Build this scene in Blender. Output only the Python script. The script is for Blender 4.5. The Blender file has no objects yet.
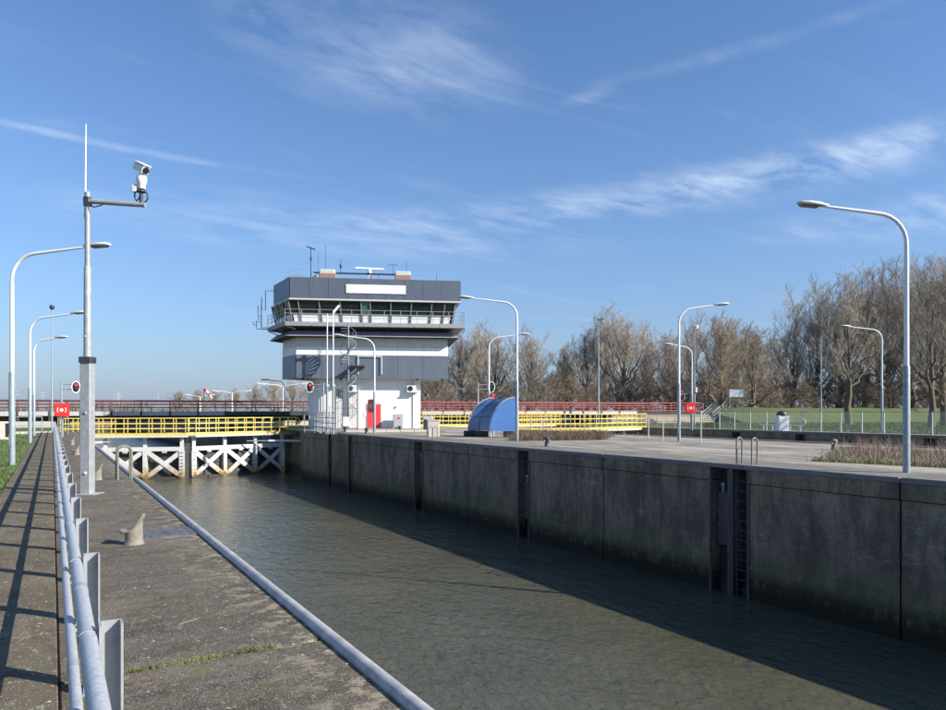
import bpy, bmesh, math, random
from mathutils import Vector, Matrix
R = math.radians
rng = random.Random(7)
scene = bpy.context.scene
COL = scene.collection

# ------------------------------------------------------------------ camera
F_PX, CX, HORIZ, CAM_H = 709.0, 473.0, 410.5, 1.65      # photograph 946 x 710
YAW = math.atan2(CX - 52.0, F_PX)                        # lock axis (+Y) vanishes at x = 52
S, C = math.sin(YAW), math.cos(YAW)
cam_d = bpy.data.cameras.new('camera'); cam = bpy.data.objects.new('camera', cam_d); COL.objects.link(cam)
cam.location = (0, 0, CAM_H); cam.rotation_euler = (R(90), 0, -YAW)
cam_d.sensor_width = 36; cam_d.lens = F_PX / 946 * 36; cam_d.shift_y = (HORIZ - 355) / 946
cam_d.clip_start = .05; cam_d.clip_end = 9000
scene.camera = cam

def at(px, py, D):
    u = (px - CX) / F_PX * D
    return Vector((D * S + u * C, D * C - u * S, CAM_H + (HORIZ - py) / F_PX * D))
def G(px, py, z=0.0):
    return at(px, py, (CAM_H - z) * F_PX / (py - HORIZ))
def azel(px, py):
    v = at(px, py, 1) - Vector((0, 0, CAM_H))
    return math.atan2(v.x, v.y), math.atan2(v.z, math.hypot(v.x, v.y))

# ------------------------------------------------------------------ sky, sun, exposure
SUN_AZ, SUN_EL = R(141), R(30.5)
w = bpy.data.worlds.new('World'); scene.world = w; w.use_nodes = True
nt = w.node_tree; nt.nodes.clear()
def N(t, **k):
    n = nt.nodes.new(t)
    for a, b in k.items(): setattr(n, a, b)
    return n
def M_(op, a, b=None, c=None):
    n = N('ShaderNodeMath', operation=op)
    for i, v in enumerate((a, b, c)):
        if v is None: continue
        if isinstance(v, (int, float)): n.inputs[i].default_value = v
        else: nt.links.new(v, n.inputs[i])
    return n.outputs[0]
sky = N('ShaderNodeTexSky', sky_type='NISHITA', sun_disc=False)
sky.sun_elevation = SUN_EL; sky.sun_rotation = SUN_AZ
sky.air_density = 1.0; sky.dust_density = 0.35; sky.ozone_density = 4.5; sky.altitude = 0
tc = N('ShaderNodeTexCoord'); sep = N('ShaderNodeSeparateXYZ'); nt.links.new(tc.outputs['Generated'], sep.inputs[0])
az = M_('ARCTAN2', sep.outputs[0], sep.outputs[1]); el = M_('ARCSINE', sep.outputs[2])
zz = M_('ADD', M_('MAXIMUM', sep.outputs[2], 0.0), 0.10)
cmb = N('ShaderNodeCombineXYZ')
nt.links.new(M_('DIVIDE', sep.outputs[0], zz), cmb.inputs[0]); nt.links.new(M_('DIVIDE', sep.outputs[1], zz), cmb.inputs[1])
def cloud_noise(scale, rot, sx, sy, detail, dist):
    mp = N('ShaderNodeMapping'); mp.inputs['Rotation'].default_value = (0, 0, rot); mp.inputs['Scale'].default_value = (sx, sy, 1)
    nt.links.new(cmb.outputs[0], mp.inputs[0])
    nz = N('ShaderNodeTexNoise'); nz.inputs['Scale'].default_value = scale; nz.inputs['Detail'].default_value = detail
    nz.inputs['Roughness'].default_value = .62; nz.inputs['Distortion'].default_value = dist
    nt.links.new(mp.outputs[0], nz.inputs['Vector']); return nz.outputs['Fac']
n1 = cloud_noise(1.5, R(38), 1.0, 3.0, 5, .8)
n2 = cloud_noise(5.0, R(52), 1.0, 1.7, 5, .0)
mixn = M_('ADD', M_('MULTIPLY', n1, .6), M_('MULTIPLY', n2, .4))
streak = M_('MAXIMUM', M_('MULTIPLY', M_('SUBTRACT', mixn, .40), 3.6), 0.0)
total = M_('MULTIPLY', M_('MAXIMUM', M_('SUBTRACT', n1, .56), 0.0), .3)
for (px, py, hw, hh, tilt, wgt) in ((248, 8, 45, 26, 20, .34), (400, 58, 95, 46, 8, .33), (690, 188, 280, 17, -5, .44),
        (330, 230, 240, 22, 2, .24), (590, 95, 22, 6, -12, .18), (730, 52, 110, 6, -6, .16), (140, 151, 130, 3, 3, .26),
        (860, 162, 170, 18, -5, .24), (940, 215, 120, 18, 0, .3)):
    a0, e0 = azel(px, py); k = math.cos(e0)
    da = M_('MULTIPLY', M_('SUBTRACT', az, a0), k); de = M_('SUBTRACT', el, e0)
    ct, st = math.cos(R(-tilt)), math.sin(R(-tilt))
    p = M_('ADD', M_('MULTIPLY', da, ct), M_('MULTIPLY', de, st)); q = M_('SUBTRACT', M_('MULTIPLY', de, ct), M_('MULTIPLY', da, st))
    p = M_('DIVIDE', p, hw / F_PX); q = M_('DIVIDE', q, hh / F_PX)
    g = M_('MAXIMUM', M_('SUBTRACT', 1.0, M_('MULTIPLY', M_('MULTIPLY_ADD', p, p, M_('MULTIPLY', q, q)), .42)), 0.0)
    g = M_('MULTIPLY', g, M_('MULTIPLY', g, streak))
    total = M_('MULTIPLY_ADD', g, wgt, total)
total = M_('MINIMUM', total, .85)
mx = N('ShaderNodeMix', data_type='RGBA'); nt.links.new(total, mx.inputs[0]); tint = N('ShaderNodeMix', data_type='RGBA', blend_type='MULTIPLY'); tint.inputs[0].default_value = 1.0; tint.inputs[7].default_value = (.84, .98, 1.10, 1)
nt.links.new(sky.outputs[0], tint.inputs[6]); hz_f = M_('MULTIPLY', M_('POWER', 2.718, M_('DIVIDE', M_('MAXIMUM', el, 0.0), R(-9.0))), .9)
haze_mix = N('ShaderNodeMix', data_type='RGBA'); nt.links.new(hz_f, haze_mix.inputs[0]); nt.links.new(tint.outputs[2], haze_mix.inputs[6]); haze_mix.inputs[7].default_value = (1.95, 2.3, 3.2, 1)
nt.links.new(haze_mix.outputs[2], mx.inputs[6])
mx.inputs[7].default_value = (6.6, 7.1, 7.9, 1)
bg = N('ShaderNodeBackground'); bg.inputs['Strength'].default_value = 0.10
nt.links.new(mx.outputs[2], bg.inputs[0]); out = N('ShaderNodeOutputWorld'); nt.links.new(bg.outputs[0], out.inputs[0])

w.cycles.sampling_method = 'MANUAL'; w.cycles.sample_map_resolution = 256
sl = bpy.data.lights.new('sun', 'SUN'); sl.energy = 5.0; sl.angle = R(.53); sl.color = (1, .94, .84)
so = bpy.data.objects.new('sun', sl); COL.objects.link(so)
sv = Vector((math.sin(SUN_AZ) * math.cos(SUN_EL), math.cos(SUN_AZ) * math.cos(SUN_EL), math.sin(SUN_EL)))
so.rotation_euler = (-sv).to_track_quat('-Z', 'Y').to_euler(); so.location = sv * 200
vs = scene.view_settings; vs.view_transform = 'Standard'; vs.look = 'None'; vs.gamma = 1; vs.use_curve_mapping = False
vs.exposure = 0.70

# ------------------------------------------------------------------ materials
MATS = {}
def mat(name, col, rough=.7, metal=0., var=.0, scale=3., col2=None, bump=0., bscale=None, spec=.5, coord='Object', stretch=(1, 1, 1), detail=6):
    """Principled with noise driven colour variation and fine relief."""
    m = bpy.data.materials.new(name); m.use_nodes = True; t = m.node_tree; b = t.nodes['Principled BSDF']
    b.inputs['Roughness'].default_value = rough; b.inputs['Metallic'].default_value = metal
    b.inputs['Specular IOR Level'].default_value = spec
    b.inputs['Base Color'].default_value = (*col, 1)
    if var or col2 or bump:
        g = t.nodes.new('ShaderNodeNewGeometry') if coord == 'World' else t.nodes.new('ShaderNodeTexCoord')
        vec = g.outputs['Position'] if coord == 'World' else g.outputs['Object']
        mp = t.nodes.new('ShaderNodeMapping'); mp.inputs['Scale'].default_value = stretch; t.links.new(vec, mp.inputs[0])
        nz = t.nodes.new('ShaderNodeTexNoise'); nz.inputs['Scale'].default_value = scale; nz.inputs['Detail'].default_value = detail
        nz.inputs['Roughness'].default_value = .65; t.links.new(mp.outputs[0], nz.inputs['Vector'])
        if var or col2:
            cr = t.nodes.new('ShaderNodeValToRGB')
            c2 = col2 or tuple(min(1, c * (1 + var)) for c in col); c1 = col if col2 else tuple(c * (1 - var) for c in col)
            cr.color_ramp.elements[0].position = .33; cr.color_ramp.elements[0].color = (*c1, 1)
            cr.color_ramp.elements[1].position = .67; cr.color_ramp.elements[1].color = (*c2, 1)
            t.links.new(nz.outputs['Fac'], cr.inputs[0]); t.links.new(cr.outputs[0], b.inputs['Base Color'])
        if bump:
            nb = t.nodes.new('ShaderNodeTexNoise'); nb.inputs['Scale'].default_value = bscale or scale * 6; nb.inputs['Detail'].default_value = 4
            t.links.new(mp.outputs[0], nb.inputs['Vector'])
            bp = t.nodes.new('ShaderNodeBump'); bp.inputs['Strength'].default_value = bump; bp.inputs['Distance'].default_value = .02
            t.links.new(nb.outputs['Fac'], bp.inputs['Height']); t.links.new(bp.outputs[0], b.inputs['Normal'])
    MATS[name] = m; return m

def layered(name, base1, base2, layers, rough=.9, bump=.4, bscale=60, big=.6, bdist=.01):
    """World-space surface: large stains between base1 and base2, then layers (scale, lo, hi, colour, stretch, xmask)."""
    m = bpy.data.materials.new(name); m.use_nodes = True; t = m.node_tree; b = t.nodes['Principled BSDF']
    b.inputs['Roughness'].default_value = rough; b.inputs['Specular IOR Level'].default_value = .3
    g = t.nodes.new('ShaderNodeNewGeometry'); P = g.outputs['Position']
    def noise(sc, st=(1, 1, 1), det=7, rg=.65):
        mp = t.nodes.new('ShaderNodeMapping'); mp.inputs['Scale'].default_value = st; t.links.new(P, mp.inputs[0])
        n = t.nodes.new('ShaderNodeTexNoise'); n.inputs['Scale'].default_value = sc; n.inputs['Detail'].default_value = det
        n.inputs['Roughness'].default_value = rg; t.links.new(mp.outputs[0], n.inputs['Vector']); return n.outputs['Fac']
    def mapr(v, lo, hi):
        r = t.nodes.new('ShaderNodeMapRange'); r.inputs[1].default_value = lo; r.inputs[2].default_value = hi; t.links.new(v, r.inputs[0]); return r.outputs[0]
    def mix(f, a, c):
        x = t.nodes.new('ShaderNodeMix'); x.data_type = 'RGBA'
        if isinstance(f, float): x.inputs[0].default_value = f
        else: t.links.new(f, x.inputs[0])
        if isinstance(a, tuple): x.inputs[6].default_value = (*a, 1)
        else: t.links.new(a, x.inputs[6])
        x.inputs[7].default_value = (*c, 1); return x.outputs[2]
    def mul(a, c):
        n = t.nodes.new('ShaderNodeMath'); n.operation = 'MULTIPLY'; t.links.new(a, n.inputs[0])
        if isinstance(c, (int, float)): n.inputs[1].default_value = c
        else: t.links.new(c, n.inputs[1])
        return n.outputs[0]
    cur = mix(mapr(noise(big), .35, .65), base1, base2)
    sx = t.nodes.new('ShaderNodeSeparateXYZ'); t.links.new(P, sx.inputs[0])
    for (sc, lo, hi, colr, st, xm, amt) in layers:
        f = mul(mapr(noise(sc, st), lo, hi), amt)
        if xm:
            ax, a0, a1 = xm
            f = mul(f, mapr(sx.outputs[ax], a0, a1))
        cur = mix(f, cur, colr)
    t.links.new(cur, b.inputs['Base Color'])
    bp = t.nodes.new('ShaderNodeBump'); bp.inputs['Strength'].default_value = bump; bp.inputs['Distance'].default_value = bdist
    t.links.new(noise(bscale, det=3), bp.inputs['Height']); t.links.new(bp.outputs[0], b.inputs['Normal'])
    MATS[name] = m; return m

I1 = (1, 1, 1)
layered('apron', (.092, .072, .052), (.145, .116, .086), [
    (2.2, .47, .60, (.066, .05, .037), (.5, 2.2, 1), None, .75),
    (.9, .52, .62, (.185, .155, .115), (1, 1.3, 1), None, .6),
    (7, .55, .66, (.19, .17, .135), I1, None, .7),
    (1.6, .55, .60, (.048, .038, .03), (1, .6, 1), None, .6),
    (22, .58, .64, (.30, .275, .225), (1, .8, 1), None, .8),
    (26, .57, .64, (.04, .034, .027), I1, None, .8),
    (75, .55, .62, (.42, .40, .35), I1, None, .75),
    (95, .54, .62, (.035, .03, .025), I1, None, .75),
    (6, .51, .58, (.35, .305, .215), (1, 1.2, 1), (0, 1.0, 1.6), .7),
    (3, .55, .66, (.13, .14, .045), I1, None, .45)], bump=.8, bscale=95)
layered('walkway', (.105, .082, .056), (.165, .134, .094), [
    (3, .48, .62, (.075, .06, .04), (1, .6, 1), None, .75),
    (6, .53, .64, (.14, .14, .06), I1, None, .6),
    (20, .60, .65, (.36, .33, .26), (1.4, .7, 1), None, .8),
    (24, .58, .65, (.04, .032, .024), I1, None, .7),
    (75, .57, .63, (.38, .34, .27), I1, None, .7),
    (90, .55, .63, (.04, .032, .024), I1, None, .6)], bump=.7, bscale=80)
layered('paving', (.22, .195, .165), (.33, .295, .25), [
    (1.2, .46, .58, (.15, .135, .112), (1, .35, 1), None, .75),
    (.6, .50, .58, (.42, .375, .31), (1, .22, 1), None, .75),
    (3, .55, .66, (.15, .15, .075), (1, .5, 1), None, .5),
    (12, .58, .66, (.44, .40, .34), I1, None, .6),
    (45, .57, .65, (.10, .09, .08), I1, None, .5)], bump=.5, bscale=60)
layered('edge_slab', (.15, .135, .115), (.22, .20, .17), [
    (2, .48, .62, (.11, .098, .08), I1, None, .7),
    (6, .54, .64, (.22, .20, .11), I1, None, .55),
    (30, .57, .65, (.38, .35, .30), I1, None, .6)], bump=.4, bscale=60)
layered('lock_concrete', (.225, .18, .125), (.31, .25, .18), [
    (1.1, .45, .60, (.095, .082, .064), (1, 1, .45), None, .8),
    (6, .50, .64, (.095, .08, .06), (1, 1.0, .4), None, .5),
    (2.6, .58, .68, (.36, .325, .27), (1, .45, 1.8), None, .55),
    (14, .58, .68, (.40, .36, .30), (1, .5, 2.2), None, .45),
    (26, .53, .62, (.075, .062, .046), I1, None, .65),
    (34, .56, .64, (.42, .37, .29), I1, None, .4),
    (3.5, .50, .60, (.08, .066, .05), (1, 1.3, .14), None, .35),
    (8, .60, .68, (.26, .15, .075), (1, 1.4, .10), None, .45),
    (2.5, .36, .52, (.13, .125, .05), I1, (2, -2.3, -3.3), .85),
    (5, .30, .52, (.030, .030, .02), (1, 1, .5), (2, -3.05, -3.45), .95),
    (2.0, .02, .22, (.022, .021, .015), I1, (2, -3.5, -3.7), .97)], rough=.85, bump=.7, bscale=20, bdist=.03)
layered('coping', (.17, .165, .16), (.225, .215, .205), [
    (5, .50, .66, (.12, .115, .105), (1, .5, 1), None, .6), (40, .58, .68, (.45, .43, .4), I1, None, .5)], bump=.3)
layered('grass_ground', (.085, .115, .035), (.125, .15, .05), [
    (1.1, .5, .65, (.11, .12, .04), I1, None, .6), (14, .55, .7, (.035, .06, .015), I1, None, .6), (30, .6, .7, (.17, .16, .07), I1, None, .35)], bump=.8, bscale=30, bdist=.05)
layered('soil', (.11, .09, .06), (.15, .125, .085), [(8, .5, .66, (.09, .10, .035), I1, None, .6)], bump=.6, bscale=30)
layered('road_bank', (.27, .235, .185), (.33, .29, .23), [(4, .5, .66, (.2, .18, .14), I1, None, .6)], bump=.4, bscale=20)
layered('asphalt', (.05, .05, .05), (.07, .068, .065), [(40, .58, .68, (.12, .12, .115), I1, None, .5)])
mat('galv', (.34, .355, .37), .45, .15, var=.16, scale=9, bump=.05, bscale=60)
mat('galv_pipe', (.42, .43, .45), .4, .15, var=.2, scale=38, bump=.06, bscale=90)
mat('edge_pipe', (.30, .285, .275), .5, .1, scale=6, col2=(.50, .49, .48), bump=.1, bscale=50)
mat('pole_white', (.74, .78, .80), .38, .0, var=.06, scale=6)
mat('pole_grey', (.27, .325, .35), .45, .1, var=.15, scale=7)
mat('lamp_shell', (.60, .60, .58), .45, .1, var=.08, scale=12)
mat('lamp_glass', (.16, .15, .12), .15, 0)
mat('white', (.80, .80, .79), .55, var=.04, scale=4)
mat('gate_white', (.62, .62, .60), .5, var=.08, scale=4, bump=.05)
mat('gate_skin', (.045, .048, .052), .6, var=.3, scale=3)
mat('yellow', (.75, .575, .14), .5, var=.18, scale=5)
mat('red', (.72, .035, .03), .4, var=.1, scale=8)
mat('door_red', (.74, .06, .06), .5, var=.05, scale=3)
mat('rail_red', (.34, .075, .07), .55, var=.2, scale=6)
mat('rail_maroon', (.16, .06, .055), .55, var=.2, scale=6)
mat('fascia', (.46, .45, .43), .7, var=.15, scale=2.5)
mat('fascia_navy', (.045, .05, .065), .55, var=.2, scale=3)
mat('under_dark', (.05, .048, .046), .8, var=.3, scale=3)
mat('panel_grey', (.105, .125, .165), .42, .0, var=.10, scale=1.1, stretch=(1, 1, .3))
mat('panel_mid', (.125, .148, .19), .42, .0, var=.10, scale=1.1, stretch=(1, 1, .3))
mat('panel_light', (.36, .38, .40), .5, var=.06, scale=2)
mat('skirt', (.22, .24, .275), .5, var=.08, scale=2)
mat('panel_shaded_white', (.62, .62, .61), .5, var=.04, scale=2)  # white cladding, greyed to put some of the balcony's shadow into the colour
mat('cladding_white', (.80, .80, .785), .5, var=.05, scale=2.5, stretch=(1.5, 1.5, .15))
mat('wall_white', (.78, .78, .77), .7, var=.06, scale=1.6, stretch=(1.5, 1.5, .2), bump=.05)
mat('dark', (.025, .027, .03), .6)
mat('mullion', (.20, .21, .22), .5)
mat('trim', (.55, .55, .54), .5)
mat('deck_grey', (.30, .31, .32), .6, var=.15, scale=5)
mat('steel_dark', (.06, .065, .075), .5, .4, var=.2, scale=6)
mat('plate_mauve', (.085, .075, .082), .6, .1, var=.3, scale=5)
mat('blue', (.10, .235, .55), .4, var=.06, scale=2)
mat('concrete_light', (.52, .48, .41), .8, var=.12, scale=6, bump=.2)
mat('bollard', (.22, .20, .165), .75, var=.22, scale=14, bump=.3, bscale=60)
mat('cabinet', (.40, .42, .43), .5, var=.06, scale=4)
mat('brown_box', (.32, .20, .15), .6)
mat('bark', (.135, .11, .083), .9, var=.3, scale=5, bump=.5, bscale=14)
mat('twig', (.37, .295, .222), .9, var=.25, scale=.6)
mat('twig_grey', (.39, .325, .26), .9, var=.25, scale=.6)
mat('twig_dark', (.25, .19, .135), .9, var=.25, scale=.6)
mat('twig_green', (.13, .16, .05), .9, var=.25, scale=.6)
mat('blade', (.10, .15, .04), .8, var=.4, scale=.9, coord='World')
mat('blade_moss', (.17, .175, .055), .8, var=.35, scale=3, coord='World')
mat('dry_grass', (.27, .21, .145), .9, var=.35, scale=1.2, coord='World')
mat('dry_stem', (.30, .21, .155), .9, var=.3, scale=1.5, coord='World')
mat('heather', (.155, .115, .075), .9, var=.35, scale=2, coord='World')
mat('steel_hatch', (.10, .108, .125), .8, .0, var=.6, scale=14, bump=.4, bscale=90)
mat('ladder_steel', (.075, .075, .08), .6, .2, var=.3, scale=9)
mat('steel_mid', (.24, .26, .285), .5, .15, var=.15, scale=8)
mat('leaf_fleck', (.42, .37, .27), .9, var=.4, scale=9, coord='World')
mat('black', (.015, .015, .016), .5)
mat('far_wood', (.16, .15, .145), 1, var=.15, scale=.05)
mat('pylon', (.35, .38, .42), .6)  # pale grey-blue stands in for distance haze over the steel
mat('sand_wall', (.52, .44, .32), .8, var=.1, scale=3)

def make_special():
    # lit red lens
    m = bpy.data.materials.new('red_lit'); m.use_nodes = True; b = m.node_tree.nodes['Principled BSDF']
    b.inputs['Base Color'].default_value = (.7, .02, .02, 1); b.inputs['Emission Color'].default_value = (1, .03, .03, 1); b.inputs['Emission Strength'].default_value = .9
    MATS['red_lit'] = m
    # tinted glass of the control room: dark room behind a reflecting pane
    m = bpy.data.materials.new('pane'); m.use_nodes = True; b = m.node_tree.nodes['Principled BSDF']
    b.inputs['Base Color'].default_value = (.010, .019, .018, 1); b.inputs['Roughness'].default_value = .06; b.inputs['IOR'].default_value = 1.5
    MATS['pane'] = m
    m = bpy.data.materials.new('pane_green'); m.use_nodes = True; b = m.node_tree.nodes['Principled BSDF']
    b.inputs['Base Color'].default_value = (.06, .14, .13, 1); b.inputs['Roughness'].default_value = .1; MATS['pane_green'] = m
    # clear bluish canopy sheet
    m = bpy.data.materials.new('canopy'); m.use_nodes = True; t = m.node_tree; b = t.nodes['Principled BSDF']
    b.inputs['Base Color'].default_value = (.26, .33, .45, 1); b.inputs['Roughness'].default_value = .12; b.inputs['Alpha'].default_value = .42
    MATS['canopy'] = m
    # green wire mesh of the fence
    m = bpy.data.materials.new('mesh_wire'); m.use_nodes = True; b = m.node_tree.nodes['Principled BSDF']
    b.inputs['Base Color'].default_value = (.24, .30, .25, 1); b.inputs['Roughness'].default_value = .5; MATS['mesh_wire'] = m
    # gate steelwork: white paint, ochre algae towards the waterline
    m = MATS['gate_white']; t = m.node_tree; b = t.nodes['Principled BSDF']
    src = b.inputs['Base Color'].links[0].from_socket
    g = t.nodes.new('ShaderNodeNewGeometry'); sx = t.nodes.new('ShaderNodeSeparateXYZ'); t.links.new(g.outputs['Position'], sx.inputs[0])
    nz = t.nodes.new('ShaderNodeTexNoise'); nz.inputs['Scale'].default_value = 2.5; nz.inputs['Detail'].default_value = 6; t.links.new(g.outputs['Position'], nz.inputs['Vector'])
    ad = t.nodes.new('ShaderNodeMath'); ad.operation = 'MULTIPLY_ADD'; ad.inputs[1].default_value = 1.6; t.links.new(nz.outputs['Fac'], ad.inputs[0]); t.links.new(sx.outputs[2], ad.inputs[2])
    for lo, hi, c in ((-2.0, -3.0, (.40, .27, .12)), (-2.85, -3.25, (.035, .035, .028))):
        r = t.nodes.new('ShaderNodeMapRange'); r.inputs[1].default_value = lo; r.inputs[2].default_value = hi; t.links.new(ad.outputs[0], r.inputs[0])
        x = t.nodes.new('ShaderNodeMix'); x.data_type = 'RGBA'; t.links.new(r.outputs[0], x.inputs[0]); t.links.new(src, x.inputs[6]); x.inputs[7].default_value = (*c, 1); src = x.outputs[2]
    t.links.new(src, b.inputs['Base Color'])
    # turbid rippled water
    m = bpy.data.materials.new('water'); m.use_nodes = True; t = m.node_tree; b = t.nodes['Principled BSDF']
    b.inputs['Roughness'].default_value = .045; b.inputs['IOR'].default_value = 1.333
    g = t.nodes.new('ShaderNodeNewGeometry')
    n0 = t.nodes.new('ShaderNodeTexNoise'); n0.inputs['Scale'].default_value = .25; n0.inputs['Detail'].default_value = 4; t.links.new(g.outputs['Position'], n0.inputs['Vector'])
    cr = t.nodes.new('ShaderNodeValToRGB'); cr.color_ramp.elements[0].position = .35; cr.color_ramp.elements[0].color = (.068, .068, .045, 1)
    cr.color_ramp.elements[1].position = .7; cr.color_ramp.elements[1].color = (.092, .090, .060, 1)
    t.links.new(n0.outputs['Fac'], cr.inputs[0]); t.links.new(cr.outputs[0], b.inputs['Base Color'])
    prev = None
    for sc, st, strength, dist in ((.3, (1, .6, 1), .3, .3), (2.3, (1.0, .5, 1), .8, .10), (6.5, (1, .5, 1), .85, .05), (20, (1, .6, 1), .5, .015)):
        mp = t.nodes.new('ShaderNodeMapping'); mp.inputs['Rotation'].default_value = (0, 0, R(28)); mp.inputs['Scale'].default_value = st; t.links.new(g.outputs['Position'], mp.inputs[0])
        nz = t.nodes.new('ShaderNodeTexNoise'); nz.inputs['Scale'].default_value = sc; nz.inputs['Detail'].default_value = 3; nz.inputs['Distortion'].default_value = .6
        t.links.new(mp.outputs[0], nz.inputs['Vector'])
        bp = t.nodes.new('ShaderNodeBump'); bp.inputs['Strength'].default_value = strength; bp.inputs['Distance'].default_value = dist
        t.links.new(nz.outputs['Fac'], bp.inputs['Height'])
        if prev: t.links.new(prev, bp.inputs['Normal'])
        prev = bp.outputs[0]
    t.links.new(prev, b.inputs['Normal']); MATS['water'] = m
for nm in ('twig', 'twig_grey', 'twig_dark'):
    t = MATS[nm].node_tree; b = t.nodes['Principled BSDF']; src = b.inputs['Base Color'].links[0].from_socket
    oi = t.nodes.new('ShaderNodeObjectInfo'); hs = t.nodes.new('ShaderNodeHueSaturation')
    for sock, lo, hi in (('Value', .72, 1.25), ('Saturation', .7, 1.15)):
        mr = t.nodes.new('ShaderNodeMapRange'); mr.inputs[3].default_value = lo; mr.inputs[4].default_value = hi
        if sock == 'Saturation':
            fr = t.nodes.new('ShaderNodeMath'); fr.operation = 'FRACT'; ml = t.nodes.new('ShaderNodeMath'); ml.operation = 'MULTIPLY'; ml.inputs[1].default_value = 7.31
            t.links.new(oi.outputs['Random'], ml.inputs[0]); t.links.new(ml.outputs[0], fr.inputs[0]); t.links.new(fr.outputs[0], mr.inputs[0])
        else: t.links.new(oi.outputs['Random'], mr.inputs[0])
        t.links.new(mr.outputs[0], hs.inputs[sock])
    t.links.new(src, hs.inputs['Color']); t.links.new(hs.outputs[0], b.inputs['Base Color'])
make_special()

# ------------------------------------------------------------------ mesh helpers
class MB:
    def __init__(s): s.v = []; s.f = []; s.smooth = set()
    def add(s, vs, fs, smooth=False):
        o = len(s.v); s.v += [tuple(v) for v in vs]
        for f in fs:
            if smooth: s.smooth.add(len(s.f))
            s.f.append(tuple(i + o for i in f))
        return s
    def box(s, x0, x1, y0, y1, z0, z1):
        return s.hexa([(x0, y0, z0), (x1, y0, z0), (x1, y1, z0), (x0, y1, z0)], [(x0, y0, z1), (x1, y0, z1), (x1, y1, z1), (x0, y1, z1)])
    def hexa(s, lo, hi):
        n = len(lo); fs = [tuple(range(n - 1, -1, -1)), tuple(range(n, 2 * n))]
        fs += [(i, (i + 1) % n, n + (i + 1) % n, n + i) for i in range(n)]
        return s.add(list(lo) + list(hi), fs)
    def bevbox(s, x0, x1, y0, y1, z0, z1, b):
        """box with chamfered vertical and top edges"""
        def ring(x0, x1, y0, y1, b, z): return [(x0 + b, y0, z), (x1 - b, y0, z), (x1, y0 + b, z), (x1, y1 - b, z), (x1 - b, y1, z), (x0 + b, y1, z), (x0, y1 - b, z), (x0, y0 + b, z)]
        r0 = ring(x0, x1, y0, y1, b, z0); r1 = ring(x0, x1, y0, y1, b, z1 - b); r2 = ring(x0 + b, x1 - b, y0 + b, y1 - b, b * .4, z1)
        fs = [tuple(range(7, -1, -1)), tuple(range(16, 24))]
        for k in (0, 8): fs += [(k + i, k + (i + 1) % 8, k + 8 + (i + 1) % 8, k + 8 + i) for i in range(8)]
        return s.add(r0 + r1 + r2, fs)
    def tube(s, pts, r, n=8, caps=True, smooth=True):
        pts = [Vector(p) for p in pts]; rs = r if isinstance(r, (list, tuple)) else [r] * len(pts)
        vs, prev = [], None
        for i, p in enumerate(pts):
            d = (pts[min(i + 1, len(pts) - 1)] - pts[max(i - 1, 0)])
            d = d.normalized() if d.length > 1e-9 else Vector((0, 0, 1))
            if prev is None:
                a = Vector((0, 0, 1)) if abs(d.z) < .9 else Vector((1, 0, 0)); x = d.cross(a).normalized()
            else:
                x = prev - d * prev.dot(d); x = x.normalized() if x.length > 1e-6 else d.orthogonal().normalized()
            prev = x; y = d.cross(x)
            for k in range(n):
                t = 2 * math.pi * k / n; vs.append(p + (x * math.cos(t) + y * math.sin(t)) * rs[i])
        m = len(pts)
        s.add(vs, [(i * n + k, i * n + (k + 1) % n, (i + 1) * n + (k + 1) % n, (i + 1) * n + k) for i in range(m - 1) for k in range(n)], smooth)
        if caps:
            s.add(vs[:n], [tuple(range(n - 1, -1, -1))]); s.add(vs[-n:], [tuple(range(n))])
        return s
    def bar(s, a, b, wd, th, up=(0, 0, 1)):
        """rectangular bar from a to b; wd across, th along up"""
        a, b = Vector(a), Vector(b); d = (b - a).normalized(); x = d.cross(Vector(up)).normalized() * wd / 2; y = x.cross(d).normalized() * th / 2
        return s.hexa([a - x - y, a + x - y, a + x + y, a - x + y], [b - x - y, b + x - y, b + x + y, b - x + y])
    def lathe(s, prof, n=16, c=(0, 0, 0)):
        vs = [(c[0] + r * math.cos(2 * math.pi * k / n), c[1] + r * math.sin(2 * math.pi * k / n), c[2] + z) for r, z in prof for k in range(n)]
        m = len(prof)
        s.add(vs, [(i * n + k, i * n + (k + 1) % n, (i + 1) * n + (k + 1) % n, (i + 1) * n + k) for i in range(m - 1) for k in range(n)], True)
        s.add(vs[:n], [tuple(range(n - 1, -1, -1))]); s.add(vs[-n:], [tuple(range(n))]); return s
    def extr(s, outline, y0, y1):
        """extrude an (x,z) outline along y"""
        return s.hexa([(x, y0, z) for x, z in outline], [(x, y1, z) for x, z in outline])
    def mesh(s, name):
        me = bpy.data.meshes.new(name); me.from_pydata(s.v, [], s.f); me.update()
        if s.smooth:
            fl = [i in s.smooth for i in range(len(s.f))]; me.polygons.foreach_set('use_smooth', fl)
        bm = bmesh.new(); bm.from_mesh(me); bmesh.ops.recalc_face_normals(bm, faces=bm.faces); bm.to_mesh(me); bm.free()
        return me
    def build(s, name, m, parent=None, loc=None, rot=None):
        return link(name, s.mesh(name), m, parent, loc, rot)
def link(name, me, m, parent=None, loc=None, rot=None):
    if m and not me.materials: me.materials.append(MATS[m])
    o = bpy.data.objects.new(name, me); COL.objects.link(o); o.parent = parent
    if loc is not None: o.location = loc
    if rot is not None: o.rotation_euler = rot
    return o
def again(name, src, parent, loc=None, rot=None, scale=None):
    o = src.copy(); o.name = name; COL.objects.link(o); o.parent = parent
    if loc is not None: o.location = loc
    if rot is not None: o.rotation_euler = rot
    if scale is not None: o.scale = scale
    return o
def tag(o, label=None, cat=None, group=None, kind=None):
    if label: o['label'] = label
    if cat: o['category'] = cat
    if group: o['group'] = group
    if kind: o['kind'] = kind
    return o
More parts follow.
